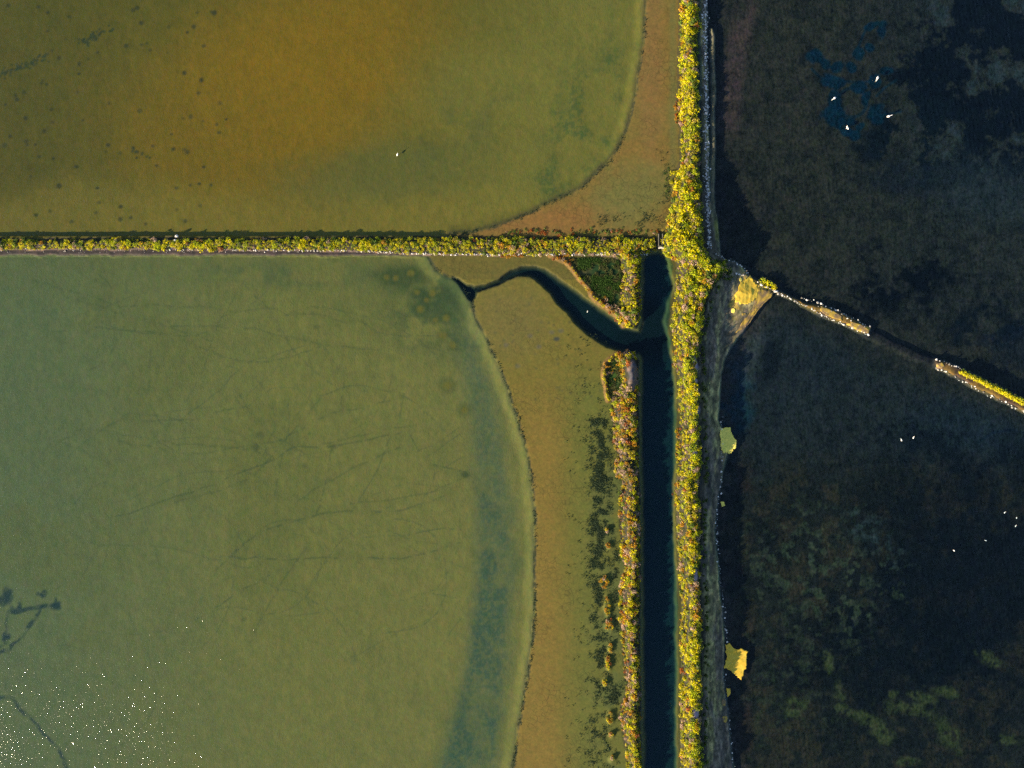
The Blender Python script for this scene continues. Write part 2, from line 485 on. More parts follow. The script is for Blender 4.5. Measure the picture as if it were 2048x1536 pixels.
Z = np.where(east, np.maximum(Z, Z * (1 - rid) + 0.10 * rid), Z)
Z = np.maximum(Z, -0.6 + 0.75 * sstep(-4, 4, d_sa)); Z = np.maximum(Z, -0.6 + 0.78 * sstep(-4, 4, d_sb))
Z = np.where(d_sunk < 16, np.maximum(Z, -0.42 + 0.34 * (1 - sstep(4, 14, d_sunk))), Z)
# earth dikes
soil_strip = sstep(-1, 2, V - 470) * (1 - sstep(509, 513, VW)) * (U < 880)
Z = np.where(soil_strip > 0.01, np.maximum(Z, -0.26 + soil_strip * (0.36 + (n_c - 0.5) * 0.06)), Z)


def dike(Z, d, h, foot, run):
    up = sstep(-3, run, d)
    return np.where(d > -3, np.maximum(Z, foot + (h - foot) * up + (n_c - 0.5) * 0.18 * up), Z)


notch = (np.abs(U - 1320.5) < 5.5) & (V > 455) & (V < 512)
Zs = Z.copy()
Z = dike(Z, d_west, H_WEST, -0.1, 12)
Z = dike(Z, d_chn, H_CHN, -0.3, 17)
Z = dike(Z, d_chs, H_CHS, -0.3, 17)
Z = dike(Z, d_main, np.interp(V, [0, 340, 430, 520, 640, 900, 1536], [0.8, 0.9, 1.5, 2.1, 2.0, 1.85, 1.9]), -0.2, 17)
Z = np.where((np.abs(U - 1320.5) < 3.4) & (V > 462) & (V < 506), -0.35, Z)
Z = np.maximum(Z, 0.30 - 0.35 * sstep(1, 7, d_arc) - 0.4 * sstep(6, 9, d_arc))
Z = np.maximum(Z, 0.30 - 0.35 * sstep(1, 7, d_diag) - 0.4 * sstep(6, 9, d_diag))
islands = [(1217, 1059, 5, 5), (1217, 1091, 7, 6), (1211, 1163, 11, 12), (1216, 1212, 7, 22), (1220, 1250, 10, 15), (1222, 1294, 6, 9), (1217, 1325, 6, 16), (1211, 1363, 5, 8), (1221, 1433, 8, 14), (1222, 1469, 5, 5), (1224, 1515, 6, 6)]
for (cx, cy, rx, ry) in islands:
    e = ell(UW, VW, cx, cy, rx + 2, ry + 2)
    Z = np.where(e < 1.3, np.maximum(Z, 0.06 + 0.16 * (1 - sstep(0.5, 1.2, e))), Z)

# ---- colour of the ground (algae, silt, mud, salt crust), some light and depth painted in
COL = np.zeros(GX.shape + (3,))


class Local:
    """a mask that is zero outside a window of the sheet"""
    __array_ufunc__ = None

    def __init__(self, win, a): self.win, self.a = win, a

    def __mul__(self, o):
        if isinstance(o, np.ndarray): o = o[self.win]
        return Local(self.win, self.a * o)
    __rmul__ = __mul__


def lay(mask, c):
    global COL
    if isinstance(mask, Local):
        m = np.clip(mask.a, 0, 1)[..., None]
        COL[mask.win] = COL[mask.win] * (1 - m) + np.asarray(c) * m
        return
    m = np.clip(mask, 0, 1)[..., None]
    COL = COL * (1 - m) + np.asarray(c) * m


def blobm(cx, cy, rx, ry, soft=0.5, ang=0.0, rag=0.5):
    q = max(rx, ry) * (1 + soft + rag) + 4
    i0, i1 = np.searchsorted(xs, [(cx - q - 1024) * PX, (cx + q - 1024) * PX])
    j0, j1 = np.searchsorted(ys, [(768 - cy - q) * PX, (768 - cy + q) * PX])
    win = (slice(j0, max(j1, j0 + 1)), slice(i0, max(i1, i0 + 1)))
    e = ell(U[win], V[win], cx, cy, rx, ry, ang) + (n_c[win] - 0.5) * rag + (n_a[win] - 0.5) * rag
    return Local(win, 1 - sstep(1 - soft, 1 + soft, e))


# north-west pond
COL[:] = C(103, 96, 42)
lay(north & True, C(106, 96, 40))
lay(north * (1 - sstep(40, 420, U)) * 0.9, C(88, 85, 42))
lay(north * (1 - sstep(0, 150, V)) * 0.4, C(86, 86, 40))
lay(north * sstep(0.0, 1.0, 1.35 - ell(U + (n_b - .5) * 90, V + (n_a - .5) * 40, 600, 165, 330, 210, -0.55)) * 0.95, C(130, 104, 32))
lay(north * sstep(0, 1, 1.2 - ell(U, V, 430, 270, 280, 150, 0.2)) * 0.6, C(118, 98, 34))
lay(north * sstep(660, 1120, U + (n_b - 0.5) * 220 + (V - 200) * .35) * 0.95, C(119, 115, 59))
lay(north * sstep(0, 1, (V - 330 + (n_b - 0.5) * 80) / 90) * (U < 1150) * 0.55, C(128, 116, 56))
lay(north * blobm(760, 345, 190, 55, 0.6, -0.1) * 0.5, C(88, 96, 58))
# weed drifts inside the shore
weed = (1 - sstep(14, 46, np.abs(pdist(U + 6, V, [(1258, -50), (1256, 60), (1246, 120), (1236, 190), (1212, 260), (1160, 325), (1110, 365)], 120) - 4)))
lay(north * (d_nwf < 0) * weed * sstep(0.36, 0.62, n_a) * (0.3 + 0.7 * sstep(.4, .6, fbm(U, V, 6, 46, 3, .7))) * 0.7, C(72, 92, 56))
lay(north * blobm(1165, 225, 70, 105, 0.7, 0.5) * sstep(0.42, 0.56, n_a) * (0.3 + 0.7 * sstep(.4, .6, fbm(U, V, 6, 46, 3, .7))) * 0.75, C(72, 92, 56))
for k in range(26):
    a, b = rng.normal(1170, 32), rng.normal(225, 60)
    lay(north * blobm(a, b, rng.uniform(5, 10), rng.uniform(4, 8), 0.6) * 0.6, C(116, 112, 54))
lay(north * blobm(920, 260, 120, 60, 0.7, -0.5) * sstep(0.45, 0.6, n_a) * 0.5, C(90, 96, 58))
# dark tufts on the bed, upper left
spots = [(50, 71), (45, 183), (155, 129), (80, 165), (193, 103), (92, 61), (128, 77), (102, 100), (101, 218), (68, 288), (238, 305), (49, 235), (103, 243), (216, 205), (8, 208), (137, 32), (272, 14), (427, 24), (250, 90), (104, 316), (50, 281), (406, 333), (395, 185), (345, 297), (367, 298), (380, 232)]
for k in range(70): spots.append((rng.uniform(0, 460) ** 1.0, rng.uniform(0, 460)))
for (a, b) in spots:
    r = rng.uniform(2.6, 5.2)
    lay(north * blobm(a, b, r, r * rng.uniform(0.7, 1.1), 0.5, rag=0.3) * rng.uniform(0.4, 0.85), C(52, 60, 48))
for (a0, b0, a1, b1, w, n) in ((-10, 152, 92, 112, 10, 60), (160, 84, 222, 54, 12, 45), (265, 300, 300, 315, 6, 10)):
    for k in range(n):
        t = rng.uniform(); a = a0 + (a1 - a0) * t + rng.normal(0, w * .45); b = b0 + (b1 - b0) * t + rng.normal(0, w * .45)
        lay(blobm(a, b, 2.8, 2.4, 0.5, rag=0.2) * 0.7, C(54, 66, 50))

# south-west pond
sw = ~north
lay(sw & True, C(115, 116, 68))
lay(sw * (1 - sstep(0, 620, U + (n_b - .5) * 200)) * 0.8, C(88, 105, 80))  # sky reflection painted into the bed: bluer towards the left
lay(sw * sstep(560, 930, U + (n_b - 0.5) * 200) * 0.85, C(119, 118, 71))
lay(sw * sstep(0.5, 0.66, n_b) * 0.35, C(94, 102, 62))
lay(sw * (1 - sstep(520, 640, V)) * 0.35, C(98, 104, 66))
lay(sw * blobm(560, 545, 200, 26, 0.7, 0.05) * sstep(0.4, 0.6, n_a) * 0.6, C(74, 92, 66))
# weed belt along the shore
belt = [(905, 600), (925, 660), (945, 720), (962, 780), (975, 850), (982, 920), (986, 1000), (990, 1090), (988, 1180), (978, 1270), (972, 1350), (955, 1440), (935, 1540), (925, 1640)]
bw = np.interp(V, [560, 760, 900, 1150, 1350, 1540], [22, 32, 38, 42, 48, 62])
db = pdist(U + (n_a - 0.5) * 16, V, belt, 140) - bw
sp = fbm(U, V, 6, 45, 3, 0.7)
inb = 1 - sstep(-24, 20, db + (n_a - .5) * 26)
lay(sw * (d_swf < 0) * inb * (0.62 + 0.38 * sstep(0.3, 0.7, sp)) * (.8 + .2 * sstep(.35, .6, n_a)) * sstep(540, 720, V) * 0.75, C(74, 96, 80))
lay(sw * (d_swf < 0) * (1 - sstep(-26, -6, db)) * (.4 + .6 * sstep(0.35, 0.65, sp)) * sstep(.35, .6, n_a) * sstep(860, 1150, V) * 0.6, C(54, 84, 76))
lay(sw * (d_swf < 0) * blobm(880, 610, 90, 95, 0.7, 0.7) * sstep(0.40, 0.56, n_a) * 0.75, C(66, 86, 60))
lay(sw * (d_swf < 0) * blobm(805, 552, 52, 22, 0.6, 0.1) * 0.75, C(60, 78, 52))
lay(sw * (d_swf < 0) * blobm(870, 580, 48, 44, 0.6, 0.7) * sstep(.38, .55, n_a) * 0.6, C(58, 76, 54))
lay(sw * (d_swf < 0) * blobm(900, 540, 60, 18, 0.8, 0.6) * 0.5, C(70, 90, 62))
for (a, b, r) in [(773, 554, 6), (791, 556, 6), (821, 546, 7), (834, 584, 6), (864, 586, 7), (840, 618, 8), (892, 636, 7), (886, 671, 7), (852, 600, 5), (905, 690, 7), (870, 640, 5), (895, 770, 8), (930, 820, 8)]:
    lay(blobm(a, b, r * 2.0, r * 1.9, 0.5, rag=0.6) * 0.42, C(60, 78, 50))
    lay(blobm(a, b, r * .9, r * .9, 0.6, rag=0.4) * 0.75, C(112, 106, 52))
# wading trails across the soft bed
trails = [[(905, 990), (810, 1018), (640, 1030), (590, 1044), (525, 1064), (480, 1096), (430, 1140)], [(895, 1096), (795, 1122), (700, 1118), (570, 1121), (480, 1116), (430, 1112)],
          [(935, 945), (850, 926), (822, 872)], [(662, 898), (655, 953), (635, 1028)], [(800, 868), (665, 893), (590, 898), (500, 938), (380, 988), (230, 1033)], [(470, 772), (492, 812), (425, 824)],
          [(560, 1140), (490, 1178), (430, 1214)], [(830, 850), (760, 860), (640, 890)], [(330, 885), (450, 893), (520, 905)], [(600, 1000), (720, 930), (800, 900)], [(350, 1010), (500, 960), (640, 800)],
          [(520, 635), (600, 628), (650, 632), (690, 645)], [(150, 600), (300, 640), (420, 680)], [(60, 560), (240, 610), (360, 612), (470, 622)], [(300, 700), (295, 800), (330, 860)], [(680, 820), (690, 760), (650, 700)],
          [(340, 650), (500, 655), (640, 690), (760, 700)], [(120, 880), (260, 840), (420, 835)], [(700, 1010), (860, 985), (930, 970)], [(560, 880), (660, 830), (780, 800)], [(100, 660), (200, 655), (330, 668)], [(640, 1060), (540, 1200), (500, 1290)]]
for i, t in enumerate(trails):
    dd = pdist(U + (n_c - .5) * 8, V + (n_a - .5) * 14, t, 30)
    lay(sw * (1 - sstep(0.5, 2.2, dd)) * sstep(0.3, 0.6, n_c) * (0.48 if i < 7 else 0.34), C(66, 82, 60))
    lay(sw * (1 - sstep(2, 14, dd)) * sstep(0.45, 0.65, n_a) * 0.12, C(70, 88, 62))


def linem(pts, w, jit=4.0):
    p = np.array(pts); q = w * 3 + jit + 3
    i0, i1 = np.searchsorted(xs, [(p[:, 0].min() - q - 1024) * PX, (p[:, 0].max() + q - 1024) * PX])
    j0, j1 = np.searchsorted(ys, [(768 - p[:, 1].max() - q) * PX, (768 - p[:, 1].min() + q) * PX])
    win = (slice(j0, max(j1, j0 + 1)), slice(i0, max(i1, i0 + 1)))
    d = seg_dist(U[win] + (n_c[win] - .5) * jit, V[win] + (n_a[win] - .5) * jit * 2, pts)
    return Local(win, (1 - sstep(w * .4, w * 1.6, d)))


tg = np.random.default_rng(303)
for k in range(70):
    a, b = tg.uniform(60, 900), tg.uniform(560, 1330)
    th = tg.choice([-0.25, -0.6, 0.15, -1.2, 0.5]) + tg.normal(0, .2); pl = [(a, b)]
    bend = tg.normal(0, .10)
    for j in range(int(tg.integers(8, 20))):
        th += bend + tg.normal(0, .14); L_ = tg.uniform(14, 26)
        a += math.cos(th) * L_; b += math.sin(th) * L_
        if not (20 < a < 930 and 540 < b < 1500): break
        pl.append((a, b))
    if len(pl) > 2:
        lay(linem(pl, tg.uniform(.9, 1.7)) * sstep(.2, .6, n_c) * tg.uniform(.2, .42), C(66, 84, 66))
for (a, b, r) in [(928, 950, 8), (486, 1240, 6), (665, 893, 7), (608, 932, 7), (510, 895, 8), (520, 870, 8), (632, 654, 6), (556, 660, 5), (730, 648, 4)]:
    lay(blobm(a, b, r, r * 0.8, 0.6, rag=0.8) * (0.7 if a > 900 else 0.4), C(58, 74, 54))
dark_w = C(38, 60, 66)
for (a, b, rx, ry) in [(83, 1190, 12, 11), (112, 1210, 13, 10), (4, 1202, 15, 17), (35, 1216, 13, 11), (10, 1278, 7, 9)]:
    for q in range(9):
        lay(blobm(a + rng.normal(0, rx * .45), b + rng.normal(0, ry * .45), rx * rng.uniform(.25, .55), ry * rng.uniform(.25, .55), 0.5, rng.uniform(0, 3), 0.9) * 0.6, dark_w)
for pl, w in (([(-20, 1320), (4, 1290), (8, 1222), (34, 1224), (83, 1214), (112, 1210)], 4), ([(83, 1214), (56, 1252), (14, 1298), (-10, 1320)], 3.5),
              ([(-20, 1402), (0, 1400), (22, 1397), (38, 1421), (68, 1447), (82, 1466), (105, 1490), (122, 1510), (132, 1540), (138, 1600)], 4)):
    dd = pdist(U + (n_c - .5) * 9 + (n_a - .5) * 16, V + (n_a - .5) * 18, pl, 30)
    lay((1 - sstep(w * 0.3, w * 1.3, dd)) * (.4 + .6 * sstep(.35, .6, n_c)) * 0.8, dark_w)

# mud flats
fl = np.where(north, sstep(-3, 3, d_nwf), sstep(-3, 3, d_swf)) * (~east)
lay(fl * north, C(128, 110, 46))
lay(fl * north * sstep(0.46, 0.6, n_a) * 0.6, C(134, 106, 44))
lay(fl * north * blobm(1120, 440, 150, 26, 0.6, -0.12) * 0.9, C(142, 104, 48))
lay(fl * north * blobm(1300, 120, 26, 200, 0.6) * 0.6, C(136, 104, 54))
lay(fl * north * blobm(1262, 395, 80, 60, 0.6) * 0.8, C(114, 114, 54))
lay(fl * north * blobm(1346, 150, 8, 220, 0.6) * 0.7, C(112, 110, 54))
lay(fl * sw, C(120, 110, 40))
lay(fl * sw * sstep(700, 900, V) * (1 - sstep(1080, 1180, U + (n_b - .5) * 60)) * 0.9, C(136, 113, 44))
lay(fl * sw * sstep(1090, 1180, U) * sstep(700, 800, V) * 0.85, C(106, 110, 42))
lay(fl * sw * sstep(1150, 1230, U) * sstep(760, 860, V) * sstep(.42, .6, n_a) * 0.6, C(88, 100, 50))
lay(fl * sw * (V < 560) * 0.7, C(104, 96, 40))
lay(fl * sw * blobm(1020, 640, 70, 70, 0.7) * 0.35, C(112, 104, 62))
for k in range(60):
    a, b = rng.uniform(990, 1200), rng.uniform(580, 800)
    r = rng.uniform(1.5, 3.2)
    lay(fl * sw * blobm(a, b, r, r, 0.5, rag=0.2) * 0.4, C(70, 76, 52))
lay(blobm(1113, 678, 6, 4, 0.5) * 0.85, C(56, 66, 60))
for (a, b) in [(1103, 665), (1122, 662), (1012, 690), (1078, 694), (1060, 672), (1035, 732)]:
    lay(blobm(a, b, 5, 4, 0.6) * 0.45, C(92, 92, 84))
# wrack and scarp lines at the water's edge
for shore, sd in ((NW_SHORE, 41), (SW_SHORE, 43)):
    g = fbm(U, V, 9, sd, 3)
    dd = pdist(UW + (g - .5) * 5, VW + (g - .5) * 5, shore, 30)
    lay((~east) * (1 - sstep(1.0, 3.6, dd)) * sstep(0.36, 0.55, g) * 0.9, C(50, 60, 44))
lay((~east) * north * (d_nwf < 0) * (1 - sstep(3, 15, -d_nwf)) * 0.6, C(100, 94, 58))
lay((~east) * sw * (d_swf < 0) * (1 - sstep(3, 12, -d_swf)) * sstep(600, 700, V) * 0.12, C(102, 106, 66))
# creek and channel: the dark of deep water painted into the bed
lay(carve * (~east), C(9, 31, 39))
lay(sstep(2, 10, d_chan) * (~east), C(13, 42, 53))
lay(sstep(0.35, .7, n_a) * sstep(4, 14, d_creek) * 0.6, C(18, 44, 48))
lay((1 - sstep(1.5, 7, np.abs(d_creek - 2))) * (V < 720) * 0.8, C(14, 36, 40))
lay(sstep(3, 10, d_creek) * (U < 962) * 0.9, C(14, 34, 42))
lay((~east) * blobm(1300, 660, 60, 60, .5) * sstep(-2, 6, np.maximum(d_chan, d_creek)) * .8, C(5, 22, 30))  # shade painted over the junction, where sun comes through the dike gap
lay(shelf * (~east), C(52, 74, 54))
lay(shelf * (V < 560) * 0.8, C(78, 92, 52))
lay(shelf * sstep(-1, 3, d_main + 9) * 0.7, C(110, 100, 52))
# grass hollows
lay(sstep(-3, 5, d_tri), C(66, 84, 34)); lay(sstep(-3, 5, d_tri) * sstep(.45, .55, n_a), C(34, 68, 26))
lay(sstep(-3, 5, d_tri) * blobm(1160, 545, 22, 14) * 0.7, C(100, 92, 50))
lay(sstep(-3, 4, d_arcg), C(62, 92, 26)); lay(sstep(-3, 4, d_arcg) * blobm(1225, 780, 9, 12) * 0.8, C(100, 92, 40))

# dark eastern pond
ea = east.astype(float)
lay(ea, C(52, 51, 42))
lay(ea * (1 - sstep(480, 600, V + (n_b - .5) * 60)) * sstep(0.42, 0.60, n_b) * 0.55, C(52, 52, 40))
lay(ea * sstep(1560, 1900, U) * (1 - sstep(600, 740, V)) * 0.4, C(32, 43, 44))
lay(ea * sstep(0.50, 0.64, fbm(U, V, 24, 52, 4, 0.65)) * 0.55, C(22, 28, 28))
turf = fbm(U, V, 70, 51, 6, 0.68)
lay(ea * (1 - sstep(320, 410, V + (n_b - .5) * 60)) * sstep(1720, 1840, U + (n_b - .5) * 120) * sstep(0.45, 0.53, turf + (n_c - .5) * .16) * 0.95, C(6, 18, 26))
lay(ea * (1 - sstep(360, 450, V + (n_b - .5) * 60)) * sstep(1800, 1900, U) * sstep(0.55, 0.66, 1 - turf) * 0.6, C(50, 64, 66))
lay(ea * blobm(1830, 260, 120, 70, 0.6, -0.4, 1.2) * sstep(0.43, 0.5, turf) * 0.9, C(12, 24, 30))
lay(ea * blobm(1800, 355, 60, 34, 0.6, 0, 1.2) * 0.6, C(17, 28, 38))
lay(ea * blobm(1800, 560, 110, 60, 0.6, 0.2, 1.4) * sstep(0.42, 0.5, turf + (n_c - .5) * .16) * 0.95, C(6, 16, 22))
lay(ea * blobm(1970, 660, 58, 46, 0.6, 0, 1.4) * sstep(0.38, 0.5, turf) * 0.9, C(10, 22, 28))
lay(ea * blobm(2040, 700, 60, 40, 0.6, 0, 1.4) * 0.6, C(14, 28, 40))
lay(ea * blobm(1980, 380, 110, 60, 0.8, 0.2) * 0.5, C(42, 54, 58))
# shallow brown shelf by the bank
lay(ea * (1 - sstep(240, 330, V + (n_b - .5) * 60)) * (1 - sstep(8, 34, np.abs(U - np.interp(V, [0, 60, 180, 300], [1500, 1482, 1462, 1450])))) * sstep(.3, .6, n_a) * 0.9, C(84, 66, 60))
lay(ea * (1 - sstep(420, 520, V + (n_b - .5) * 60)) * (1 - sstep(1450, 1560, U)) * 0.3, C(52, 46, 42))
# trampled open-water hollows where the white birds feed
hol = C(6, 41, 55)
for (a, b, rx, ry, an) in [(1633, 112, 22, 14, 0.3), (1650, 122, 16, 10, 0.5), (1678, 133, 13, 12, 0), (1705, 132, 10, 9, 0), (1665, 159, 22, 12, 0.1), (1719, 105, 12, 11, 0), (1744, 93, 10, 9, 0), (1768, 57, 10, 21, 0.1), (1745, 48, 16, 8, -0.4), (1753, 160, 11, 11, 0), (1777, 139, 11, 8, 0),
                           (1670, 196, 12, 16, 0), (1672, 230, 22, 20, 0.2), (1752, 230, 18, 24, 0.1), (1712, 270, 11, 10, 0), (1694, 260, 11, 9, 0), (1722, 172, 14, 10, 0), (1735, 195, 7, 14, 0.3), (1700, 243, 14, 7, 0), (1725, 250, 12, 8, -0.5)]:
    lay(ea * blobm(a, b, rx * 1.08, ry * 1.08, 0.2, an, 0.9) * 0.95, hol)
lay(ea * (1 - sstep(2, 5, np.abs(np.hypot(U - 1707, V - 203) - 29))) * 0.7, hol)
for pl in ([(1756, 190), (1770, 175), (1795, 158)], [(1768, 228), (1790, 224), (1806, 220)], [(1720, 90), (1728, 70), (1735, 55)], [(1625, 135), (1640, 150), (1660, 160)], [(1690, 160), (1720, 162), (1750, 160)]):
    lay(ea * (1 - sstep(1, 3, pdist(U, V, pl, 20))) * 0.7, hol)
# southern half
so = ea * sstep(560, 640, V - (U - 1500) * 0.45)
lay(so, C(39, 45, 43))
lay(so * sstep(0.50, 0.64, fbm(U, V, 24, 53, 4, 0.65)) * 0.5, C(22, 28, 29))
lay(so * blobm(1600, 740, 110, 110, 0.8) * 0.4, C(42, 50, 54))
lay(so * blobm(1500, 700, 36, 90, 0.7, 0.2, 1.2) * sstep(.35, .6, n_a) * 0.9, C(66, 70, 68))
lay(so * blobm(1538, 740, 20, 60, 0.6, 0.2, 1.2) * 0.8, C(20, 28, 32))
lay(so * blobm(1480, 800, 26, 60, 0.6, 0.2, 1.2) * 0.7, C(24, 58, 66))
lay(so * blobm(1950, 860, 140, 70, 0.8) * 0.55, C(32, 48, 56))
lay(so * (1 - sstep(1, 3.5, pdist(U, V, [(1960, 885), (1990, 865), (2030, 860), (2060, 868)], 20))) * 0.6, C(16, 34, 48))
lay(so * sstep(880, 1000, V + (n_b - .5) * 160) * 0.85, C(35, 38, 31))
lay(so * sstep(880, 1000, V) * sstep(.48, .6, fbm(U, V, 34, 54, 4, .65)) * 0.75, C(56, 51, 36))
lay(so * blobm(1960, 1150, 230, 230, 0.7, 0, 1.0) * 0.85, C(10, 20, 27))
lay(so * blobm(1760, 1330, 150, 120, 0.6, 0, 1.2) * 0.7, C(11, 21, 25))
lay(so * blobm(1880, 900, 110, 30, 0.7, 0.4, 1.6) * 0.8, C(13, 22, 28))
lay(so * sstep(900, 980, V) * sstep(0.50, 0.62, turf) * 0.5, C(14, 22, 24))
specks = fbm(U, V, 13, 61, 3, 0.6)
lay(so * blobm(1640, 1140, 110, 110, 0.7, 0, 1.2) * sstep(0.52, 0.66, specks) * 0.8, C(66, 74, 54))
lay(so * blobm(1560, 1350, 110, 160, 0.7, 0, 1.2) * sstep(0.54, 0.68, specks) * 0.6, C(56, 62, 44))
lay(so * blobm(1740, 1070, 60, 26, 0.6, 0.6, 1.4) * sstep(0.45, .6, specks) * 0.7, C(54, 68, 66))
for (a, b, rx, ry, an) in [(1893, 1462, 42, 17, 0.85), (1812, 1418, 34, 16, 0.1), (1770, 1470, 26, 16, 0.9), (1735, 1440, 22, 12, 0.4), (1680, 1395, 14, 30, 0.1), (1690, 1420, 18, 8, 0.3), (1845, 1400, 26, 12, 0.2), (1590, 1420, 26, 22, 0), (1790, 1390, 10, 8, 0), (1985, 1320, 24, 10, 0.5), (1660, 1330, 10, 22, 0), (2030, 1485, 26, 10, 0), (1900, 1388, 30, 9, 0.2), (1815, 1525, 26, 8, 0)]:
    lay(so * blobm(a, b, rx, ry, 0.55, an, 1.3) * sstep(0.28, 0.5, specks) * 0.95, C(66, 72, 42))
nb_ = 1 - sstep(0, 46, -d_bank + (n_a - .5) * 26)  # near-shore silt, lightened to lift the dark of the dike's shadow
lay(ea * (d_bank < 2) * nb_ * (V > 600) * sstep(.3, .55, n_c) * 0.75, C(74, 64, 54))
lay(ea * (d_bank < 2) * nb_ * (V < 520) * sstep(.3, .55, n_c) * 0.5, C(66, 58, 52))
# rust-coloured turf just beyond the bank's shade
lay(ea * sstep(900, 980, V) * (1 - sstep(4, 26, np.abs(U - 1490))) * sstep(.4, .6, n_a) * 0.6, C(56, 42, 36))
lay(ea * blobm(1480, 440, 40, 50, 0.7, 0, 1.2) * 0.35, C(52, 44, 38))
# bank of grey silt and shell sand
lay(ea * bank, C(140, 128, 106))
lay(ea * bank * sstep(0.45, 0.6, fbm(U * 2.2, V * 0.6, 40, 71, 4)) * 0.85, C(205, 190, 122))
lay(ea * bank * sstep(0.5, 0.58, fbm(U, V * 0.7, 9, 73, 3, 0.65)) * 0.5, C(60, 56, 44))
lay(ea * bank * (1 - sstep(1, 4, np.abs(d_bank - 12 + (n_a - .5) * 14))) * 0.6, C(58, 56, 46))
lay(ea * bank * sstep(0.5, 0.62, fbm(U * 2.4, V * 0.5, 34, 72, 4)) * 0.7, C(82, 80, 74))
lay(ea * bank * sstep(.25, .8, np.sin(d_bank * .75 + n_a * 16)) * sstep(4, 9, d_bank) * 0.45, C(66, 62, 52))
lay(ea * rid * (V < 505), C(112, 108, 84)); lay(ea * rid * blobm(1432, 460, 8, 22) * 0.9, C(140, 138, 70))
lay(ea * sstep(-3, 2, d_sa), C(78, 62, 48)); lay(ea * sstep(-3, 2, d_sb), C(82, 62, 48))
lay(ea * sstep(-3, 3, d_sa) * sstep(.5, .6, n_a), C(124, 98, 44)); lay(ea * sstep(-3, 3, d_sb) * sstep(.55, .65, n_a), C(120, 94, 44))
lay(ea * (1 - sstep(5, 13, d_sunk)) * 0.7, C(40, 38, 40))
jn = sdf(UW, VW, [(1488, 553), (1520, 566), (1545, 584), (1520, 620), (1490, 655), (1474, 664), (1480, 640), (1462, 640), (1455, 612), (1470, 580)])
lay(ea * sstep(-2, 5, jn) * sstep(.40, .52, fbm(U * .6 - V * .8, (U * .8 + V * .6) * .55, 15, 74, 4, .6)) * 0.9, np.array([.40, .28, .05]))
lay(ea * sstep(-2, 5, jn) * sstep(.50, .58, fbm(U, V, 8, 75, 3, .65)) * 0.5, np.array([.20, .15, .08]))
# dike soil
soil = C(42, 42, 25)
dk = np.maximum.reduce([sstep(-3, 2, d_main), sstep(-3, 2, d_west), sstep(-3, 2, d_chn), sstep(-3, 2, d_chs)])
lay(dk, soil)
lay(dk * sstep(.42, .6, n_a) * 0.7, C(56, 52, 30)); lay(dk * sstep(.55, .66, fbm(U, V, 20, 81, 3)) * 0.2, C(96, 84, 76))
lay(soil_strip * (d_west < 3) * (V > 486), C(58, 50, 48)); lay(soil_strip * (V > 486) * sstep(.5, .65, n_c) * 0.5, C(92, 76, 68))
lay((d_west > -2) * (d_west < 2.2) * (V > 488) * (U < 1250) * 0.8, C(165, 136, 112))
BARE = [(1251, 728), (1262, 720), (1272, 730), (1277, 760), (1272, 785), (1258, 778), (1255, 755)]
d_bare = sdf(U, V, BARE)
d_bare = d_bare + (n_c - .5) * 8
lay(sstep(-3, 3, d_bare), C(112, 104, 104)); lay(sstep(-3, 3, d_bare) * sstep(.45, .55, n_c) * 0.6, C(150, 118, 84))
bare_spots = [(1388, 763, 7, 6), (1391, 779, 6, 8), (1384, 720, 5, 8), (1390, 735, 6, 10), (1394, 820, 6, 10), (1386, 1414, 9, 12), (1382, 905, 6, 9), (1386, 1145, 6, 14)]
for (a, b, rx, ry) in bare_spots:
    lay(blobm(a, b, rx, ry, 0.4) * 0.9, C(178, 160, 170))
for d in (d_arc, d_diag): lay((1 - sstep(5, 8, d)) * 0.9, C(130, 98, 50))
lay(((d_main > -6) & (d_main < 0) & (~east) & (V < 340)) * 0.6, C(84, 82, 62))

sub = sstep(-0.01, -0.10, Z) if False else np.clip((-Z - 0.01) / 0.09, 0, 1)
COL *= np.where(east, 1.06, 1 + 0.36 * sub)[..., None]
COL[..., 2] *= np.where(east, 0.9, 1 - 0.22 * sub)
# ---- split the sheet by what it is
fc = lambda A: (A[:-1, :-1] + A[1:, :-1] + A[:-1, 1:] + A[1:, 1:]) * 0.25
CL = np.zeros((NY - 1, NX - 1), np.int8)
uc, vc = fc(U), fc(V)
ec = uc > fc(main_line); nc = vc < 488
CL[:] = np.where(ec, 2, np.where(nc, 0, 1))
CL[(~ec) & nc & (fc(d_nwf) > 0)] = 3
CL[(~ec) & (~nc) & (fc(d_swf) > 0)] = 4
CL[(~ec) & ((fc(d_creek) > -1) | (fc(d_chan) > -2) | (fc(shelf) > 0.5))] = 5
CL[ec & ((fc(d_bank) > 0) | (fc(d_ridge) < 6))] = 6
CL[(fc(d_sa) > -3)] = 7; CL[(fc(d_sb) > -3)] = 8
CL[(fc(d_diag) < 7)] = 9; CL[(fc(d_arc) < 7)] = 13
CL[(fc(soil_strip) > 0.3) & (fc(d_nwf) < 0) & (vc > 476) | (fc(d_west) > -2)] = 10
CL[fc(d_chn) > -2] = 11; CL[fc(d_chs) > -2] = 12; CL[fc(d_main) > -2] = 14
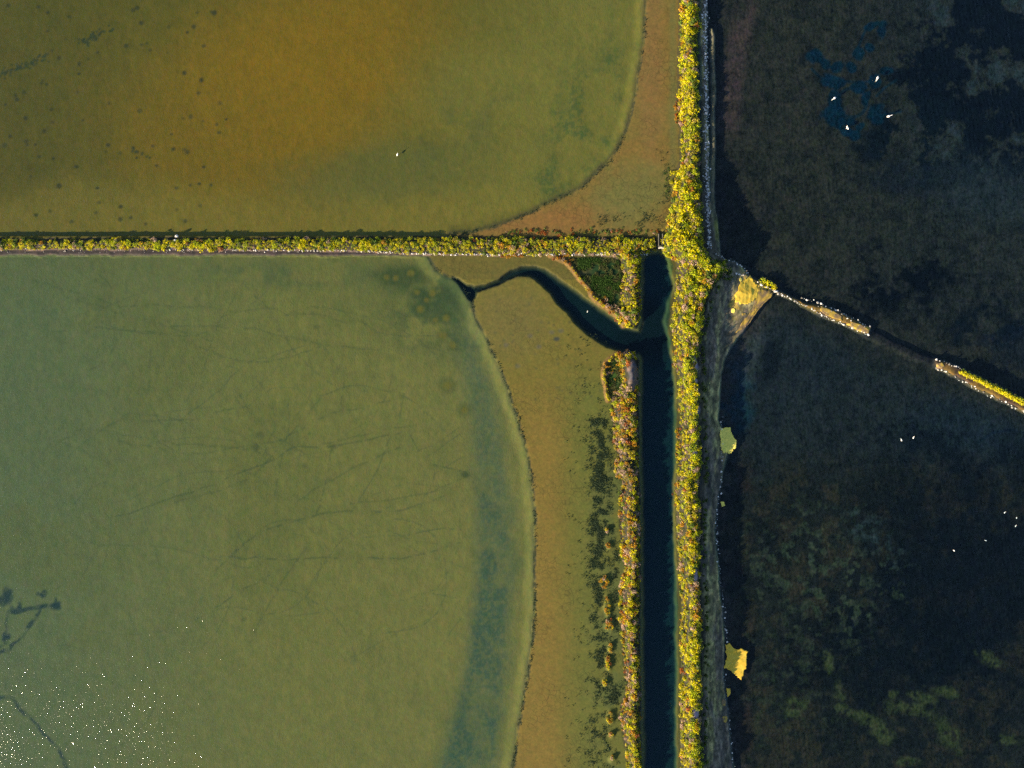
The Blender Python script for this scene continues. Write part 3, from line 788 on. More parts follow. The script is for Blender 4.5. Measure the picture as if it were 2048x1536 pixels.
names = {0: ('pond_bed', M_BEDW, 'olive and ochre silt bed of the upper left pond'),
         1: ('pond_bed', M_BEDW, 'green-grey silt bed of the lower left pond with trails'),
         2: ('pond_bed', M_BEDE, 'dark algae-covered bed of the right-hand pond'),
         3: ('mud_flat', M_FLAT, 'curved ochre mud flat with cracks above the horizontal dike'),
         4: ('mud_flat', M_FLAT, 'long ochre mud flat left of the channel'),
         5: ('channel_bed', M_BEDW, 'bed of the channel and its winding creek, deep-water dark in its colour'),
         6: ('shore_bank', M_BANK, 'shaded grey silt bank at the right foot of the main dike'),
         7: ('dike', M_SOIL, 'low brown stone dike running diagonally, nearer stretch'),
         8: ('dike', M_SOIL, 'low brown stone dike at the right edge, farther stretch'),
         9: ('berm', M_SOIL, 'thin diagonal berm closing the green triangular hollow'),
         10: ('dike', M_SOIL, 'thin horizontal earth dike between the two left ponds'),
         11: ('dike', M_SOIL, 'short earth dike between green hollow and channel head'),
         12: ('dike', M_SOIL, 'long earth dike along the left side of the channel'),
         13: ('berm', M_SOIL, 'small curved berm round a green hollow beside the channel'),
         14: ('dike', M_SOIL, 'broad main earth dike running from top to bottom')}
VALL = np.stack([GX, GY, Z], -1).reshape(-1, 3)
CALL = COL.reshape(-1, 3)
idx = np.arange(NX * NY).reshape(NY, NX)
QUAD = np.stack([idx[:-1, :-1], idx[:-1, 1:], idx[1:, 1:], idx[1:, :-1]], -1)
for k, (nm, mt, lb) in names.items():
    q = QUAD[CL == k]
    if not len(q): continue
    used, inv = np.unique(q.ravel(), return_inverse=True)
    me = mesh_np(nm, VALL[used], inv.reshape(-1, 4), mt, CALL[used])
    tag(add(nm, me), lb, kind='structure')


def zat(x, y):
    fx = np.clip((np.asarray(x, float) + 85) / STEP, 0, NX - 1.001); fy = np.clip((np.asarray(y, float) + 65) / STEP, 0, NY - 1.001)
    ix = fx.astype(int); iy = fy.astype(int); a = fx - ix; b = fy - iy
    return (Z[iy, ix] * (1 - a) + Z[iy, ix + 1] * a) * (1 - b) + (Z[iy + 1, ix] * (1 - a) + Z[iy + 1, ix + 1] * a) * b


# the country beyond the sheet
far = mesh_np('ground', [(-3000, -3000, -1.1), (3000, -3000, -1.1), (3000, 3000, -1.1), (-3000, 3000, -1.1)], [(0, 1, 2, 3)], M_BEDW, np.tile(C(70, 76, 46), (4, 1)))
tag(add('ground', far), 'flat silty ground stretching away under the ponds', kind='structure')


# ------------------------------------------------------------------ water
def water(poly, mat, label):
    bm = bmesh.new()
    vs_ = [bm.verts.new((*W(x, y), 0.0)) for x, y in poly]
    bm.faces.new(vs_)
    bmesh.ops.triangulate(bm, faces=bm.faces[:])
    bmesh.ops.recalc_face_normals(bm, faces=bm.faces[:])
    for f in bm.faces:
        if f.normal.z < 0: f.normal_flip()
    me = bpy.data.meshes.new('water'); bm.to_mesh(me); bm.free(); me.materials.append(mat)
    tag(add('water', me), label, kind='structure')


FARP = 39000
water([(-FARP, -FARP), (1383, -FARP), (1383, 480), (1321, 486), (1200, 490), (0, 488), (-FARP, 488)], M_WATW, 'clear shallow water over ochre silt, upper left pond')
water([(-FARP, 489), (0, 489), (1200, 491), (1321, 487), (1382, 481), (1380, 560), (1386, 1640), (1386, FARP), (-FARP, FARP)], M_WATW, 'rippled glinting water of the lower left pond and channel')
water([(1384, -FARP), (FARP, -FARP), (FARP, FARP), (1387, FARP), (1387, 1640), (1381, 560), (1383.5, 480)], M_WATE, 'dark rippled water of the right-hand pond')

# ------------------------------------------------------------------ shrubs
PAL = {'yellow': (0.74, 0.65, 0.010), 'lime': (0.54, 0.60, 0.015), 'green': (0.14, 0.22, 0.035), 'orange': (0.62, 0.32, 0.025),
       'rust': (0.42, 0.13, 0.03), 'pink': (0.58, 0.40, 0.30), 'olive': (0.46, 0.38, 0.04)}
WORD = {'yellow': 'yellow', 'lime': 'yellow-green', 'green': 'green', 'orange': 'orange', 'rust': 'rust-red', 'pink': 'pinkish dry', 'olive': 'olive'}


def shrub_arrays(seed, kind, nleaf=100, flat=0.75):
    """unit shrub: radius about 1, a leafy mound of sprigs over a twiggy core"""
    g = np.random.default_rng(seed)
    base = np.array(PAL[kind])
    nl = g.integers(8, 13)
    th = g.uniform(0, 2 * np.pi, nl); rr = np.sqrt(g.uniform(0.02, 1, nl)) * 0.72
    lz = flat * (0.28 + 0.55 * np.sqrt(np.clip(1 - rr ** 2, 0, 1))) * g.uniform(0.75, 1.2, nl)
    lc = np.stack([rr * np.cos(th), rr * np.sin(th), lz], -1)
    lr = g.uniform(0.30, 0.50, nl)
    k = g.integers(0, nl, nleaf)
    dirv = g.normal(size=(nleaf, 3)); dirv[:, 2] = np.abs(dirv[:, 2]) * 0.9 - 0.15
    dirv /= np.linalg.norm(dirv, axis=1)[:, None]
    P = lc[k] + dirv * (lr[k] * g.uniform(0.7, 1.1, nleaf))[:, None]
    P[:, 2] = np.maximum(P[:, 2], 0.02)
    nrm = dirv + g.normal(0, 0.45, (nleaf, 3)); nrm /= np.linalg.norm(nrm, axis=1)[:, None]
    ref = np.where(np.abs(nrm[:, 2:3]) > 0.9, [[1, 0, 0]], [[0, 0, 1]])
    a = np.cross(nrm, ref); a /= np.linalg.norm(a, axis=1)[:, None]
    b = np.cross(nrm, a)
    ro = g.uniform(0, 2 * np.pi, nleaf)[:, None]
    a, b = a * np.cos(ro) + b * np.sin(ro), -a * np.sin(ro) + b * np.cos(ro)
    s = g.uniform(0.075, 0.155, nleaf)[:, None]
    Vv = np.stack([P - a * s - b * s * .5, P + a * s - b * s * .6, P + a * s * .7 + b * s * .8, P - a * s * .8 + b * s * .6], 1).reshape(-1, 3)
    F = np.arange(nleaf * 4).reshape(-1, 4)
    hue = base * g.uniform(0.62, 1.25, (nl, 1))[k] * g.uniform(0.75, 1.2, (nleaf, 1))
    alt = g.uniform(size=nleaf)
    hue = np.where((alt < 0.06)[:, None], np.array(PAL['pink']) * 0.8, hue)
    hue = np.where(((alt > 0.06) & (alt < 0.15))[:, None], np.array(PAL['green']) * g.uniform(.7, 1.2), hue)
    Cc = np.repeat(hue, 4, 0)
    # twiggy core: a lumpy low dome
    rings = [(0.0, 0.62), (0.42, 0.52), (0.80, 0.0)]
    cv = [(0, 0, 0.55 * flat)]
    for rad, zz in rings[1:]:
        for j in range(8):
            t = j * math.pi / 4
            q = g.uniform(0.85, 1.1)
            cv.append((rad * q * math.cos(t), rad * q * math.sin(t), zz * flat - (0.05 if zz == 0 else 0)))
    cf = []
    for j in range(8):
        cf.append((0, 1 + j, 1 + (j + 1) % 8, 1 + (j + 1) % 8))
        cf.append((1 + j, 9 + j, 9 + (j + 1) % 8, 1 + (j + 1) % 8))
    tri = [c for c in cf]
    core_c = np.tile(np.array([0.09, 0.075, 0.04]) * 0.5 + base * 0.18, (len(cv), 1))
    return Vv, F, Cc, np.array(cv), tri, core_c


def shrub_joined(seed, kind, nleaf=100, flat=0.75):
    Vv, F, Cc, cv, tri, cc = shrub_arrays(seed, kind, nleaf, flat)
    n = len(Vv)
    # core as quads only (fan triangles become thin quads with a mid-edge point)
    cvl = list(map(tuple, cv)); quads = []
    for f in tri:
        if f[2] == f[3]:
            m = tuple((np.array(cvl[f[1]]) + np.array(cvl[f[2]])) / 2)
            cvl.append(m); quads.append((f[0], f[1], len(cvl) - 1, f[2]))
        else:
            quads.append(f)
    cc = np.tile(cc[0], (len(cvl), 1))
    return (np.concatenate([Vv, np.array(cvl)]), np.concatenate([F, np.array(quads) + n]), np.concatenate([Cc, cc]))


KINDS = list(PAL)
NLEAF, NSMALL = 120, 66
VARIANTS = {k: [shrub_joined(100 * i + j, k, NLEAF) for j in range(4)] for i, k in enumerate(KINDS)}
MESHES = {k: [mesh_np('shrub', v[0], v[1], M_LEAF, v[2], smooth=False) for v in VARIANTS[k]] for k in KINDS}


def scatter(poly, spacing, inset=2.0, seed=1):
    """jittered points (photo-pixel units) inside an outline"""
    g = np.random.default_rng(seed)
    p = np.array(poly)
    x0, y0 = p.min(0); x1, y1 = p.max(0)
    y0 = max(y0, -40); y1 = min(y1, 1580); x0 = max(x0, -40); x1 = min(x1, 2100)
    a = np.arange(x0, x1, spacing); b = np.arange(y0, y1, spacing)
    A, B = np.meshgrid(a, b)
    A = A + g.uniform(-.55, .55, A.shape) * spacing; B = B + g.uniform(-.55, .55, B.shape) * spacing
    A, B = A.ravel(), B.ravel()
    d = sdf(A, B, poly)
    k = d > inset
    return A[k], B[k], d[k]


def along(pts, spacing, jit, seed):
    g = np.random.default_rng(seed); o = []
    for (x0, y0), (x1, y1) in zip(pts[:-1], pts[1:]):
        n = max(1, int(math.hypot(x1 - x0, y1 - y0) / spacing))
        for i in range(n):
            t = (i + g.uniform(0, 1)) / n
            o.append((x0 + (x1 - x0) * t + g.normal(0, jit), y0 + (y1 - y0) * t + g.normal(0, jit)))
    return o


PLANTS = []   # (u, v, radius m, height factor, kind, where)


def pick(w, g):
    ks = list(w); p = np.array([w[k] for k in ks], float); p /= p.sum()
    return ks[g.choice(len(ks), p=p)]


def plant_area(poly, spacing, rlo, rhi, weights, where, seed, gap=0.12, hf=(0.6, 1.05), skip=()):
    A, B, D = scatter(poly, spacing, 0.2, seed)
    g = np.random.default_rng(seed + 5)
    patch = fbm(A, B, 46, seed, 3)
    for a, b, d, pt in zip(A, B, D, patch):
        if g.uniform() < gap: continue
        if d < 3.0 and ((where == 'main' and a > 1384) or (where == 'channel' and a > 1268) or (where == 'west' and b < 484)): continue
        if any(((a - s[0]) / s[2]) ** 2 + ((b - s[1]) / s[3]) ** 2 < 1 for s in skip): continue
        w = weights(a, b, d, pt)
        r = rlo + (rhi - rlo) * g.uniform() ** 1.6
        r *= (0.65 + 0.8 * pt) * (1 if g.uniform() > .25 else 0.66)
        PLANTS.append((a, b, r, g.uniform(*hf), pick(w, g), where))


def w_main(a, b, d, p):
    left = d < 8 and a < 1384
    w = {'yellow': 6, 'lime': 4.5, 'orange': 0.5, 'pink': 0.6, 'green': 1.5, 'olive': 0.8, 'rust': 0.05}
    if left: w.update(orange=1.6, rust=0.35)
    if p > 0.55: w.update(yellow=9)
    if p < 0.38: w.update(pink=2.2, orange=0.9)
    if d < 7 and a > 1390: w.update(green=7, yellow=1.5)  # shaded right side painted in as mostly dark green plants
    if 515 < b < 600 and a > 1405: w.update(green=7, yellow=1.6, pink=1.6)
    return w


def w_west(a, b, d, p):
    w = {'yellow': 7, 'lime': 6, 'green': 2.6, 'pink': 0.8, 'olive': 1, 'orange': 0.4, 'rust': 0.1}
    if a > 950: w.update(pink=2.0, orange=0.9, lime=3)
    if b < 479: w.update(green=7)  # shade of the upper edge put into the colour: mostly green plants
    return w


def w_chs(a, b, d, p):
    left = a < 1258
    w = {'yellow': 4, 'lime': 1.6, 'orange': 2, 'pink': 2, 'olive': 2, 'green': 1.2, 'rust': .5}
    if left: w.update(pink=4, orange=2.6, rust=1.3, yellow=2)
    if a > 1274: w.update(green=6, yellow=2)  # greener plants stand in for the shade along the right edge
    if p > .6: w.update(yellow=6)
    return w


bare_skip = [(1263, 750, 11, 34)] + [(a, b, rx * 0.8, ry * 0.8) for a, b, rx, ry in bare_spots]
plant_area(lower2(MAIN_DIKE, 1384, 0.5, 2.0), 4.4, 0.22, 0.60, w_main, 'main', 11, 0.05, skip=bare_skip)
plant_area(lower(WEST_DIKE, 0.7), 4.3, 0.20, 0.44, w_west, 'west', 12, 0.10, (0.5, 0.85), skip=[(1320, 485, 6, 40)])
plant_area(lower2(CH_DIKE_N, 1262, 0.5, 1.4), 4.5, 0.20, 0.50, w_west, 'hollow', 13, 0.08)
plant_area(lower2(CH_DIKE_S, 1262, 0.5, 1.4), 4.4, 0.20, 0.50, w_chs, 'channel', 14, 0.05, skip=bare_skip)
g = np.random.default_rng(77)
for (a, b) in along(ARC_BERM, 5, 1.2, 21): PLANTS.append((a, b, g.uniform(.2, .36), 0.8, pick({'yellow': 5, 'orange': 3, 'olive': 1}, g), 'arc'))
for (a, b) in along(DIAG_BERM[1:9], 5, 1.0, 22): PLANTS.append((a, b, g.uniform(.18, .34), 0.8, pick({'orange': 5, 'yellow': 3, 'rust': 1}, g), 'diag'))
for k in range(34): PLANTS.append((g.normal(1215, 9), 0, 0, 0, '', ''))if False else None
for k in range(40):
    t = g.uniform(); PLANTS.append((1200 + 48 * t + g.normal(3, 5), 600 + 46 * t + g.normal(-4, 6), g.uniform(.2, .38), 0.8, pick({'pink': 5, 'rust': 1.5, 'orange': 2}, g), 'diag'))
for k in range(16): PLANTS.append((g.uniform(1104, 1148), g.uniform(510, 520), g.uniform(.2, .36), .8, pick({'rust': 3, 'pink': 3, 'orange': 2}, g), 'diag'))
for k in range(12): PLANTS.append((1004 + 3.7 * k + g.normal(0, 1), 512 + g.normal(0, 1.2), g.uniform(.2, .34), .7, pick({'orange': 5, 'rust': 2}, g), 'west'))
for k in range(16): PLANTS.append((g.uniform(1213, 1232), g.uniform(733, 760), g.uniform(.15, .3), .8, pick({'pink': 3, 'orange': 2, 'olive': 2}, g), 'arc'))
for k in range(14): PLANTS.append((g.uniform(1226, 1244), g.uniform(783, 803), g.uniform(.2, .4), .8, pick({'pink': 4, 'orange': 2, 'olive': 2}, g), 'channel'))
for (cx, cy, rx, ry) in islands:
    n = int(3 + rx * ry / 11)
    for k in range(n):
        t, q = g.uniform(0, 6.283), math.sqrt(g.uniform())
        PLANTS.append((cx + rx * q * math.cos(t) * .8 - 1.5, cy + ry * q * math.sin(t) * .9, g.uniform(.16, .34), .8, pick({'orange': 5, 'yellow': 4, 'olive': 2, 'rust': 1.2, 'pink': 1}, g), 'islet'))
for k in range(34): PLANTS.append((g.normal(1357, 3.5), g.uniform(190, 248), g.uniform(.16, .3), .75, pick({'rust': 6, 'orange': 3}, g), 'redclump'))
for k in range(14): PLANTS.append((g.normal(1346, 4), g.uniform(343, 380), g.uniform(.18, .34), .8, pick({'yellow': 5, 'lime': 2}, g), 'main'))
for (a0, b0, b1, n) in ((1355, 852, 925, 26), (1352, 968, 1010, 14), (1350, 700, 735, 14)):
    for k in range(n): PLANTS.append((a0 + g.normal(0, 2), g.uniform(b0, b1), g.uniform(.16, .3), .75, pick({'orange': 4, 'yellow': 3, 'rust': 1.5}, g), 'main'))
# wine-red and green fringe on the shaded side of the horizontal dike
for k in range(110): PLANTS.append((g.uniform(1010, 1318), g.normal(465, 3), g.uniform(.16, .32), .7, pick({'rust': 4, 'green': 6, 'pink': 1}, g), 'fringe'))
for k in range(26): PLANTS.append((g.normal(1334, 4), g.uniform(335, 400), g.uniform(.14, .26), .5, pick({'green': 5}, g), 'fringe'))
# cushion plants at the dike's right foot, its shade painted in as dark green
for k in range(120):
    b = g.uniform(560, 1536); PLANTS.append((np.interp(b, [560, 620, 690, 778, 920, 1100, 1240, 1400, 1536], [1442, 1418, 1406, 1408, 1412, 1408, 1413, 1412, 1412]) + g.normal(0, 2), b, g.uniform(.2, .42), .8, 'green', 'foot'))
for k in range(40): PLANTS.append((g.uniform(1418, 1462), g.uniform(520, 560), g.uniform(.2, .4), .8, pick({'green': 5, 'pink': 1, 'yellow': 1.2}, g), 'main'))

PLANTS = [p for p in PLANTS if p and -30 < p[0] < 2085 and -30 < p[1] < 1570]
# ---- place: the largest on each dike as individuals, the rest as ground cover
g = np.random.default_rng(5)
IND_MIN = {'main': 118, 'west': 70, 'channel': 62, 'hollow': 16, 'islet': 20, 'redclump': 6, 'arc': 5, 'diag': 6}
order = sorted(range(len(PLANTS)), key=lambda i: -PLANTS[i][2])
taken = {}; indiv = set()
for i in order:
    p = PLANTS[i]
    if not (5 < p[0] < 2043 and 5 < p[1] < 1531): continue
    if p[5] in IND_MIN and taken.get(p[5], 0) < IND_MIN[p[5]]:
        taken[p[5]] = taken.get(p[5], 0) + 1; indiv.add(i)

WHERE_TXT = {'main': 'main dike', 'west': 'thin horizontal dike', 'channel': 'dike left of the channel', 'hollow': 'short dike beside the green hollow', 'islet': 'mud islet',
             'redclump': 'rust-red clump left of the main dike', 'arc': 'small curved berm', 'diag': 'diagonal berm'}


def mark_main(b):
    for lim, t in ((70, 'at the top edge of the photo'), (185, 'above the rust-red clump'), (260, 'level with the rust-red clump'), (345, 'just below the rust-red clump'), (440, 'level with the cracked flat'),
                   (512, 'beside the sluice'), (580, 'at the fork with the diagonal dike'), (650, 'level with the green hollow'), (715, 'level with the creek mouth'), (800, 'level with the pale bare patch'),
                   (850, 'above the round yellow mat'), (915, 'level with the round yellow mat'), (1000, 'just below the round yellow mat'), (1090, 'level with the tiny yellow scrap'), (1180, 'level with the upper mud islets'),
                   (1270, 'level with the middle mud islets'), (1370, 'level with the fan-shaped yellow mat'), (1460, 'below the fan-shaped yellow mat')):
        if b < lim: return t
    return 'at the bottom edge of the photo'


def mark_west(a):
    for lim, t in ((90, 'at the left edge of the photo'), (200, 'near the left end'), (330, 'left of the pale boulder'), (430, 'just right of the pale boulder'), (560, 'in its left half'), (700, 'near its middle'), (850, 'left of the shoreline corner'),
                   (960, 'above the creek pool'), (1060, 'above the creek bend'), (1150, 'above the diagonal berm'), (1240, 'above the green hollow')):
        if a < lim: return t
    return 'next to the sluice'


def shrub_label(p):
    a, b, r, hf, kd, wh = p
    size = 'large' if r > 0.46 else ('mid-sized' if r > 0.37 else ('small' if r > 0.28 else 'tiny'))
    if wh == 'main':
        side = 'left edge' if a < 1368 else ('right edge' if a > 1397 else 'crest')
        return f'{size} {WORD[kd]} saltbush, main dike {side}, {mark_main(b)}'
    if wh == 'channel':
        side = 'left edge' if a < 1256 else ('right edge' if a > 1272 else 'crest')
        return f'{size} {WORD[kd]} saltbush, channel-side dike {side}, {mark_main(b)}'
    if wh == 'west':
        side = 'lower edge' if b > 494 else ('upper edge' if b < 480 else 'crest')
        return f'{size} {WORD[kd]} saltbush, horizontal dike {side}, {mark_west(a)}'
    if wh == 'hollow':
        return f'{size} {WORD[kd]} saltbush {"near the top" if b < 560 else ("halfway down" if b < 615 else "at the tip")} of the dike beside the green hollow'
    if wh == 'islet':
        return f'{size} {WORD[kd]} cushion shrub on mud islet, {mark_main(b)}'
    if wh == 'redclump':
        return f'{size} {WORD[kd]} shrub in the clump left of main dike near the top'
    if wh == 'arc':
        return f'{size} {WORD[kd]} shrub on the small curved berm beside the pale patch'
    return f'{size} {WORD[kd]} shrub on the diagonal berm below the horizontal dike'


ORD = ['uppermost', 'second', 'third', 'fourth', 'fifth', 'sixth', 'seventh', 'eighth', 'ninth', 'tenth', 'eleventh', 'twelfth', 'thirteenth', 'fourteenth', 'fifteenth']
LABEL = {}
for i in indiv: LABEL.setdefault(shrub_label(PLANTS[i]), []).append(i)
INAME = {}
for lb, ids in LABEL.items():
    if len(ids) == 1: INAME[ids[0]] = lb; continue
    if PLANTS[ids[0]][5] == 'west':
        ids.sort(key=lambda i: PLANTS[i][0]); first, far = 'leftmost', 'from left'
    else:
        ids.sort(key=lambda i: PLANTS[i][1]); first, far = 'uppermost', 'from top'
    for n, i in enumerate(ids):
        INAME[i] = (first if n == 0 else ORD[min(n, 14)]) + ' ' + lb
GROUP = {'main': 'saltbushes on the main dike', 'west': 'saltbushes on the horizontal dike', 'channel': 'saltbushes on the dike beside the channel', 'hollow': 'saltbushes on the short dike', 'islet': 'shrubs on the mud islets',
         'redclump': 'rust-red clump beside the main dike', 'arc': 'shrubs on the curved berm', 'diag': 'shrubs on the diagonal berm'}
SV, SF, SC = {}, {}, {}
off = {}
for i, p in enumerate(PLANTS):
    a, b, r, hf, kd, wh = p
    x, y = W(a, b); z = float(zat(x, y)) - 0.04
    rot = g.uniform(0, 6.283); j = g.integers(0, 4)
    if i in indiv:
        o = add('saltbush', MESHES[kd][j], loc=(x, y, z))
        o.rotation_euler = (0, 0, rot); o.scale = (r, r * g.uniform(.85, 1.15), r * hf)
        tag(o, INAME[i], 'shrub', GROUP[wh])
    else:
        key = wh if wh in ('main', 'west', 'channel') else ('fringe' if wh in ('fringe', 'foot') else 'other')
        v, f, c = VARIANTS[kd][j]
        if r < 0.42:                                   # fewer leaves on the small ones
            nk = NSMALL * 4
            v = np.concatenate([v[:nk], v[NLEAF * 4:]]); c = np.concatenate([c[:nk], c[NLEAF * 4:]])
            f = np.concatenate([f[:NSMALL], f[NLEAF:] - (NLEAF - NSMALL) * 4])
        cs, sn = math.cos(rot), math.sin(rot)
        q = np.stack([(v[:, 0] * cs - v[:, 1] * sn) * r + x, (v[:, 0] * sn + v[:, 1] * cs) * r + y, v[:, 2] * r * hf + z], -1)
        n0 = off.get(key, 0)
        SV.setdefault(key, []).append(q); SF.setdefault(key, []).append(f + n0); SC.setdefault(key, []).append(c * g.uniform(.85, 1.15))
        off[key] = n0 + len(q)
ST = {'main': 'dense low yellow and green scrub covering the main dike', 'west': 'dense low scrub covering the thin horizontal dike', 'channel': 'low yellow and pinkish scrub covering the dike beside the channel',
      'other': 'low orange and pink scrub on the small berms and islets', 'fringe': 'wine-red and dark green fringe plants at the dike feet, shade in the green'}
for key in SV:
    me = mesh_np('scrub_cover', np.concatenate(SV[key]), np.concatenate(SF[key]), M_LEAF, np.concatenate(SC[key]), smooth=False)
    tag(add('scrub_cover', me), ST[key], 'scrub', kind='stuff')

# ---- single bushes on the stone dike
g = np.random.default_rng(31)


def big_bush(name, lobes, label, group=None, kd='lime'):
    vs_, fs_, cs_ = [], [], []; n0 = 0
    cx = np.mean([l[0] for l in lobes]); cy = np.mean([l[1] for l in lobes])
    X0, Y0 = W(cx, cy); z0 = float(zat(X0, Y0)) - 0.03
    for (a, b, r, kk) in lobes:
        v, f, c = shrub_joined(int(a * 7 + b), kk, 130, 0.9)
        x, y = W(a, b)
        t = g.uniform(0, 6.28); cs, sn = math.cos(t), math.sin(t)
        vs_.append(np.stack([(v[:, 0] * cs - v[:, 1] * sn) * r + x - X0, (v[:, 0] * sn + v[:, 1] * cs) * r + y - Y0, v[:, 2] * r], -1)); fs_.append(f + n0); cs_.append(c); n0 += len(v)
    me = mesh_np(name, np.concatenate(vs_), np.concatenate(fs_), M_LEAF, np.concatenate(cs_), smooth=False)
    return tag(add(name, me, loc=(X0, Y0, z0)), label, 'shrub', group)


big_bush('saltbush', [(1525, 562, .6, 'lime'), (1531, 567, .62, 'yellow'), (1539, 570, .6, 'lime'), (1546, 576, .58, 'yellow'), (1551, 578, .42, 'yellow'), (1535, 574, .5, 'yellow')], 'lone bright yellow-green bush on the near end of the stone dike')
hedge = [(1922, 745), (1932, 750), (1943, 755), (1954, 760), (1964, 765), (1974, 770), (1984, 775), (1994, 780), (2004, 785), (2014, 790), (2024, 795), (2034, 800), (2044, 806), (2056, 812), (2070, 819)]
for i, (a, b) in enumerate(hedge):
    big_bush('saltbush', [(a - 4, b - 1, .40, 'yellow'), (a, b + 1, .46, 'yellow'), (a + 4, b + 1, .40, 'lime'), (a + 2, b - 4, .34, 'green')],
             ('leftmost yellow bush of the hedge on the far stone dike' if i == 0 else f'bright yellow bush of the stone-dike hedge, {["second","third","fourth","fifth","sixth","seventh","eighth","ninth","tenth","eleventh","twelfth","thirteenth","fourteenth","fifteenth"][i-1]} from its left end'), 'hedge on the far stone dike')

# ---- dark saltwort tufts on the wet flat
tufts = []
g = np.random.default_rng(91)


def tuft_cloud(n, fx, fy, test=None):
    for _ in range(n):
        a, b = fx(), fy()
        if test is None or test(a, b): tufts.append((a, b))


_nf = fbm(U, V, 11, 92, 3)
nz = lambda a, b: float(_nf[min(max(int(((768 - b) * PX + 65) / STEP), 0), NY - 1), min(max(int(((a - 1024) * PX + 85) / STEP), 0), NX - 1)])
tuft_cloud(2300, lambda: g.normal(1199, 12), lambda: g.uniform(838, 1075), lambda a, b: nz(a, b) > .47 and a < 1226)
tuft_cloud(1150, lambda: g.normal(1197, 11), lambda: g.uniform(1040, 1240), lambda a, b: nz(a, b) > .47)
tuft_cloud(700, lambda: g.normal(1200, 10), lambda: g.uniform(1240, 1390), lambda a, b: nz(a, b) > .49)
tuft_cloud(480, lambda: g.normal(1199, 12), lambda: g.uniform(1390, 1550), lambda a, b: nz(a, b) > .52)
tuft_cloud(260, lambda: g.normal(1232, 6), lambda: g.uniform(1080, 1260), lambda a, b: nz(a, b) > .50)
tuft_cloud(200, lambda: g.normal(1230, 8), lambda: g.uniform(1360, 1420), lambda a, b: nz(a, b) > .46)
tuft_cloud(700, lambda: g.uniform(1130, 1240), lambda: g.uniform(660, 1536), lambda a, b: nz(a, b) > .55)
tuft_cloud(120, lambda: g.uniform(1195, 1240), lambda: g.uniform(700, 840), lambda a, b: nz(a, b) > .5)
tuft_cloud(140, lambda: g.uniform(1195, 1330), lambda: g.normal(440, 8), lambda a, b: nz(a, b) > .5)
tuft_cloud(130, lambda: g.normal(1332, 8), lambda: g.uniform(300, 440), lambda a, b: nz(a, b) > .47)
for shore in (NW_SHORE, SW_SHORE):
    for a, b in along(shore, 2.6, .9, 93):
        if nz(a * 1.7, b * 1.7 if b < 900 else b - 300) > .46 and n_a[min(max(int(((768 - b) * PX + 65) / STEP), 0), NY - 1), min(max(int(((a - 1024) * PX + 85) / STEP), 0), NX - 1)] > .45: tufts.append((a, b))
tv, tf, tc = [], [], []; n0 = 0
for (a, b) in tufts:
    x, y = W(a, b); z = max(float(zat(x, y)), -0.04)
    if z > 0.3: continue
    k = int(g.integers(3, 8))
    P = np.stack([g.normal(x, .17, k), g.normal(y, .17, k), z + g.uniform(.015, .07, k)], -1)
    th = g.uniform(0, 6.283, k); s = g.uniform(.025, .075, k)
    dx = np.stack([np.cos(th) * s, np.sin(th) * s, g.uniform(-.03, .03, k)], -1); dy = np.stack([-np.sin(th) * s * .6, np.cos(th) * s * .6, g.uniform(-.03, .03, k)], -1)
    tv.append(np.stack([P - dx - dy, P + dx - dy, P + dx + dy, P - dx + dy], 1).reshape(-1, 3))
    tf.append(np.arange(k * 4).reshape(-1, 4) + n0); n0 += k * 4
    tc.append(np.repeat(np.array([.030, .050, .026]) * g.uniform(.6, 1.4, (k, 1)), 4, 0))
me = mesh_np('saltwort_tufts', np.concatenate(tv), np.concatenate(tf), M_LEAF, np.concatenate(tc), smooth=False)
tag(add('saltwort_tufts', me), 'scattered dark green saltwort tufts on the wet mud flats', 'tufts', kind='stuff')


# ---- short grass in the two green hollows
gv, gf, gc = [], [], []; n0 = 0
g = np.random.default_rng(17)
for poly, n in ((TRI_GRASS, 5200), (ARC_GRASS, 900)):
    q = np.array(poly)
    A = g.uniform(q[:, 0].min(), q[:, 0].max(), n); B = g.uniform(q[:, 1].min(), q[:, 1].max(), n)
    den = fbm(A, B, 14, 18, 3); keep = (sdf(A, B, poly) > 1) & (den > .36)
    for a, b, dn in zip(A[keep], B[keep], den[keep]):
        x, y = W(a, b); z = float(zat(x, y))
        if z > .4: continue
        k = 4; th = g.uniform(0, 6.283, k); L_ = g.uniform(.08, .2, k); w_ = g.uniform(.02, .05, k)
        P = np.stack([g.normal(x, .08, k), g.normal(y, .08, k), np.full(k, z)], -1)
        tip = P + np.stack([np.cos(th) * L_, np.sin(th) * L_, g.uniform(.08, .22, k)], -1)
        sd = np.stack([-np.sin(th) * w_, np.cos(th) * w_, np.zeros(k)], -1)
        gv.append(np.stack([P - sd, P + sd, tip + sd * .4, tip - sd * .4], 1).reshape(-1, 3)); gf.append(np.arange(k * 4).reshape(-1, 4) + n0); n0 += 4 * k
        gc.append(np.repeat((np.array([.05, .105, .02]) if dn > .47 else np.array([.09, .10, .035])) * g.uniform(.5, 1.35, (k, 1)), 4, 0))
me = mesh_np('grass', np.concatenate(gv), np.concatenate(gf), M_LEAF, np.concatenate(gc), smooth=False)
tag(add('grass', me), 'short dark green grass in the hollows beside the channel dikes', 'grass', kind='stuff')


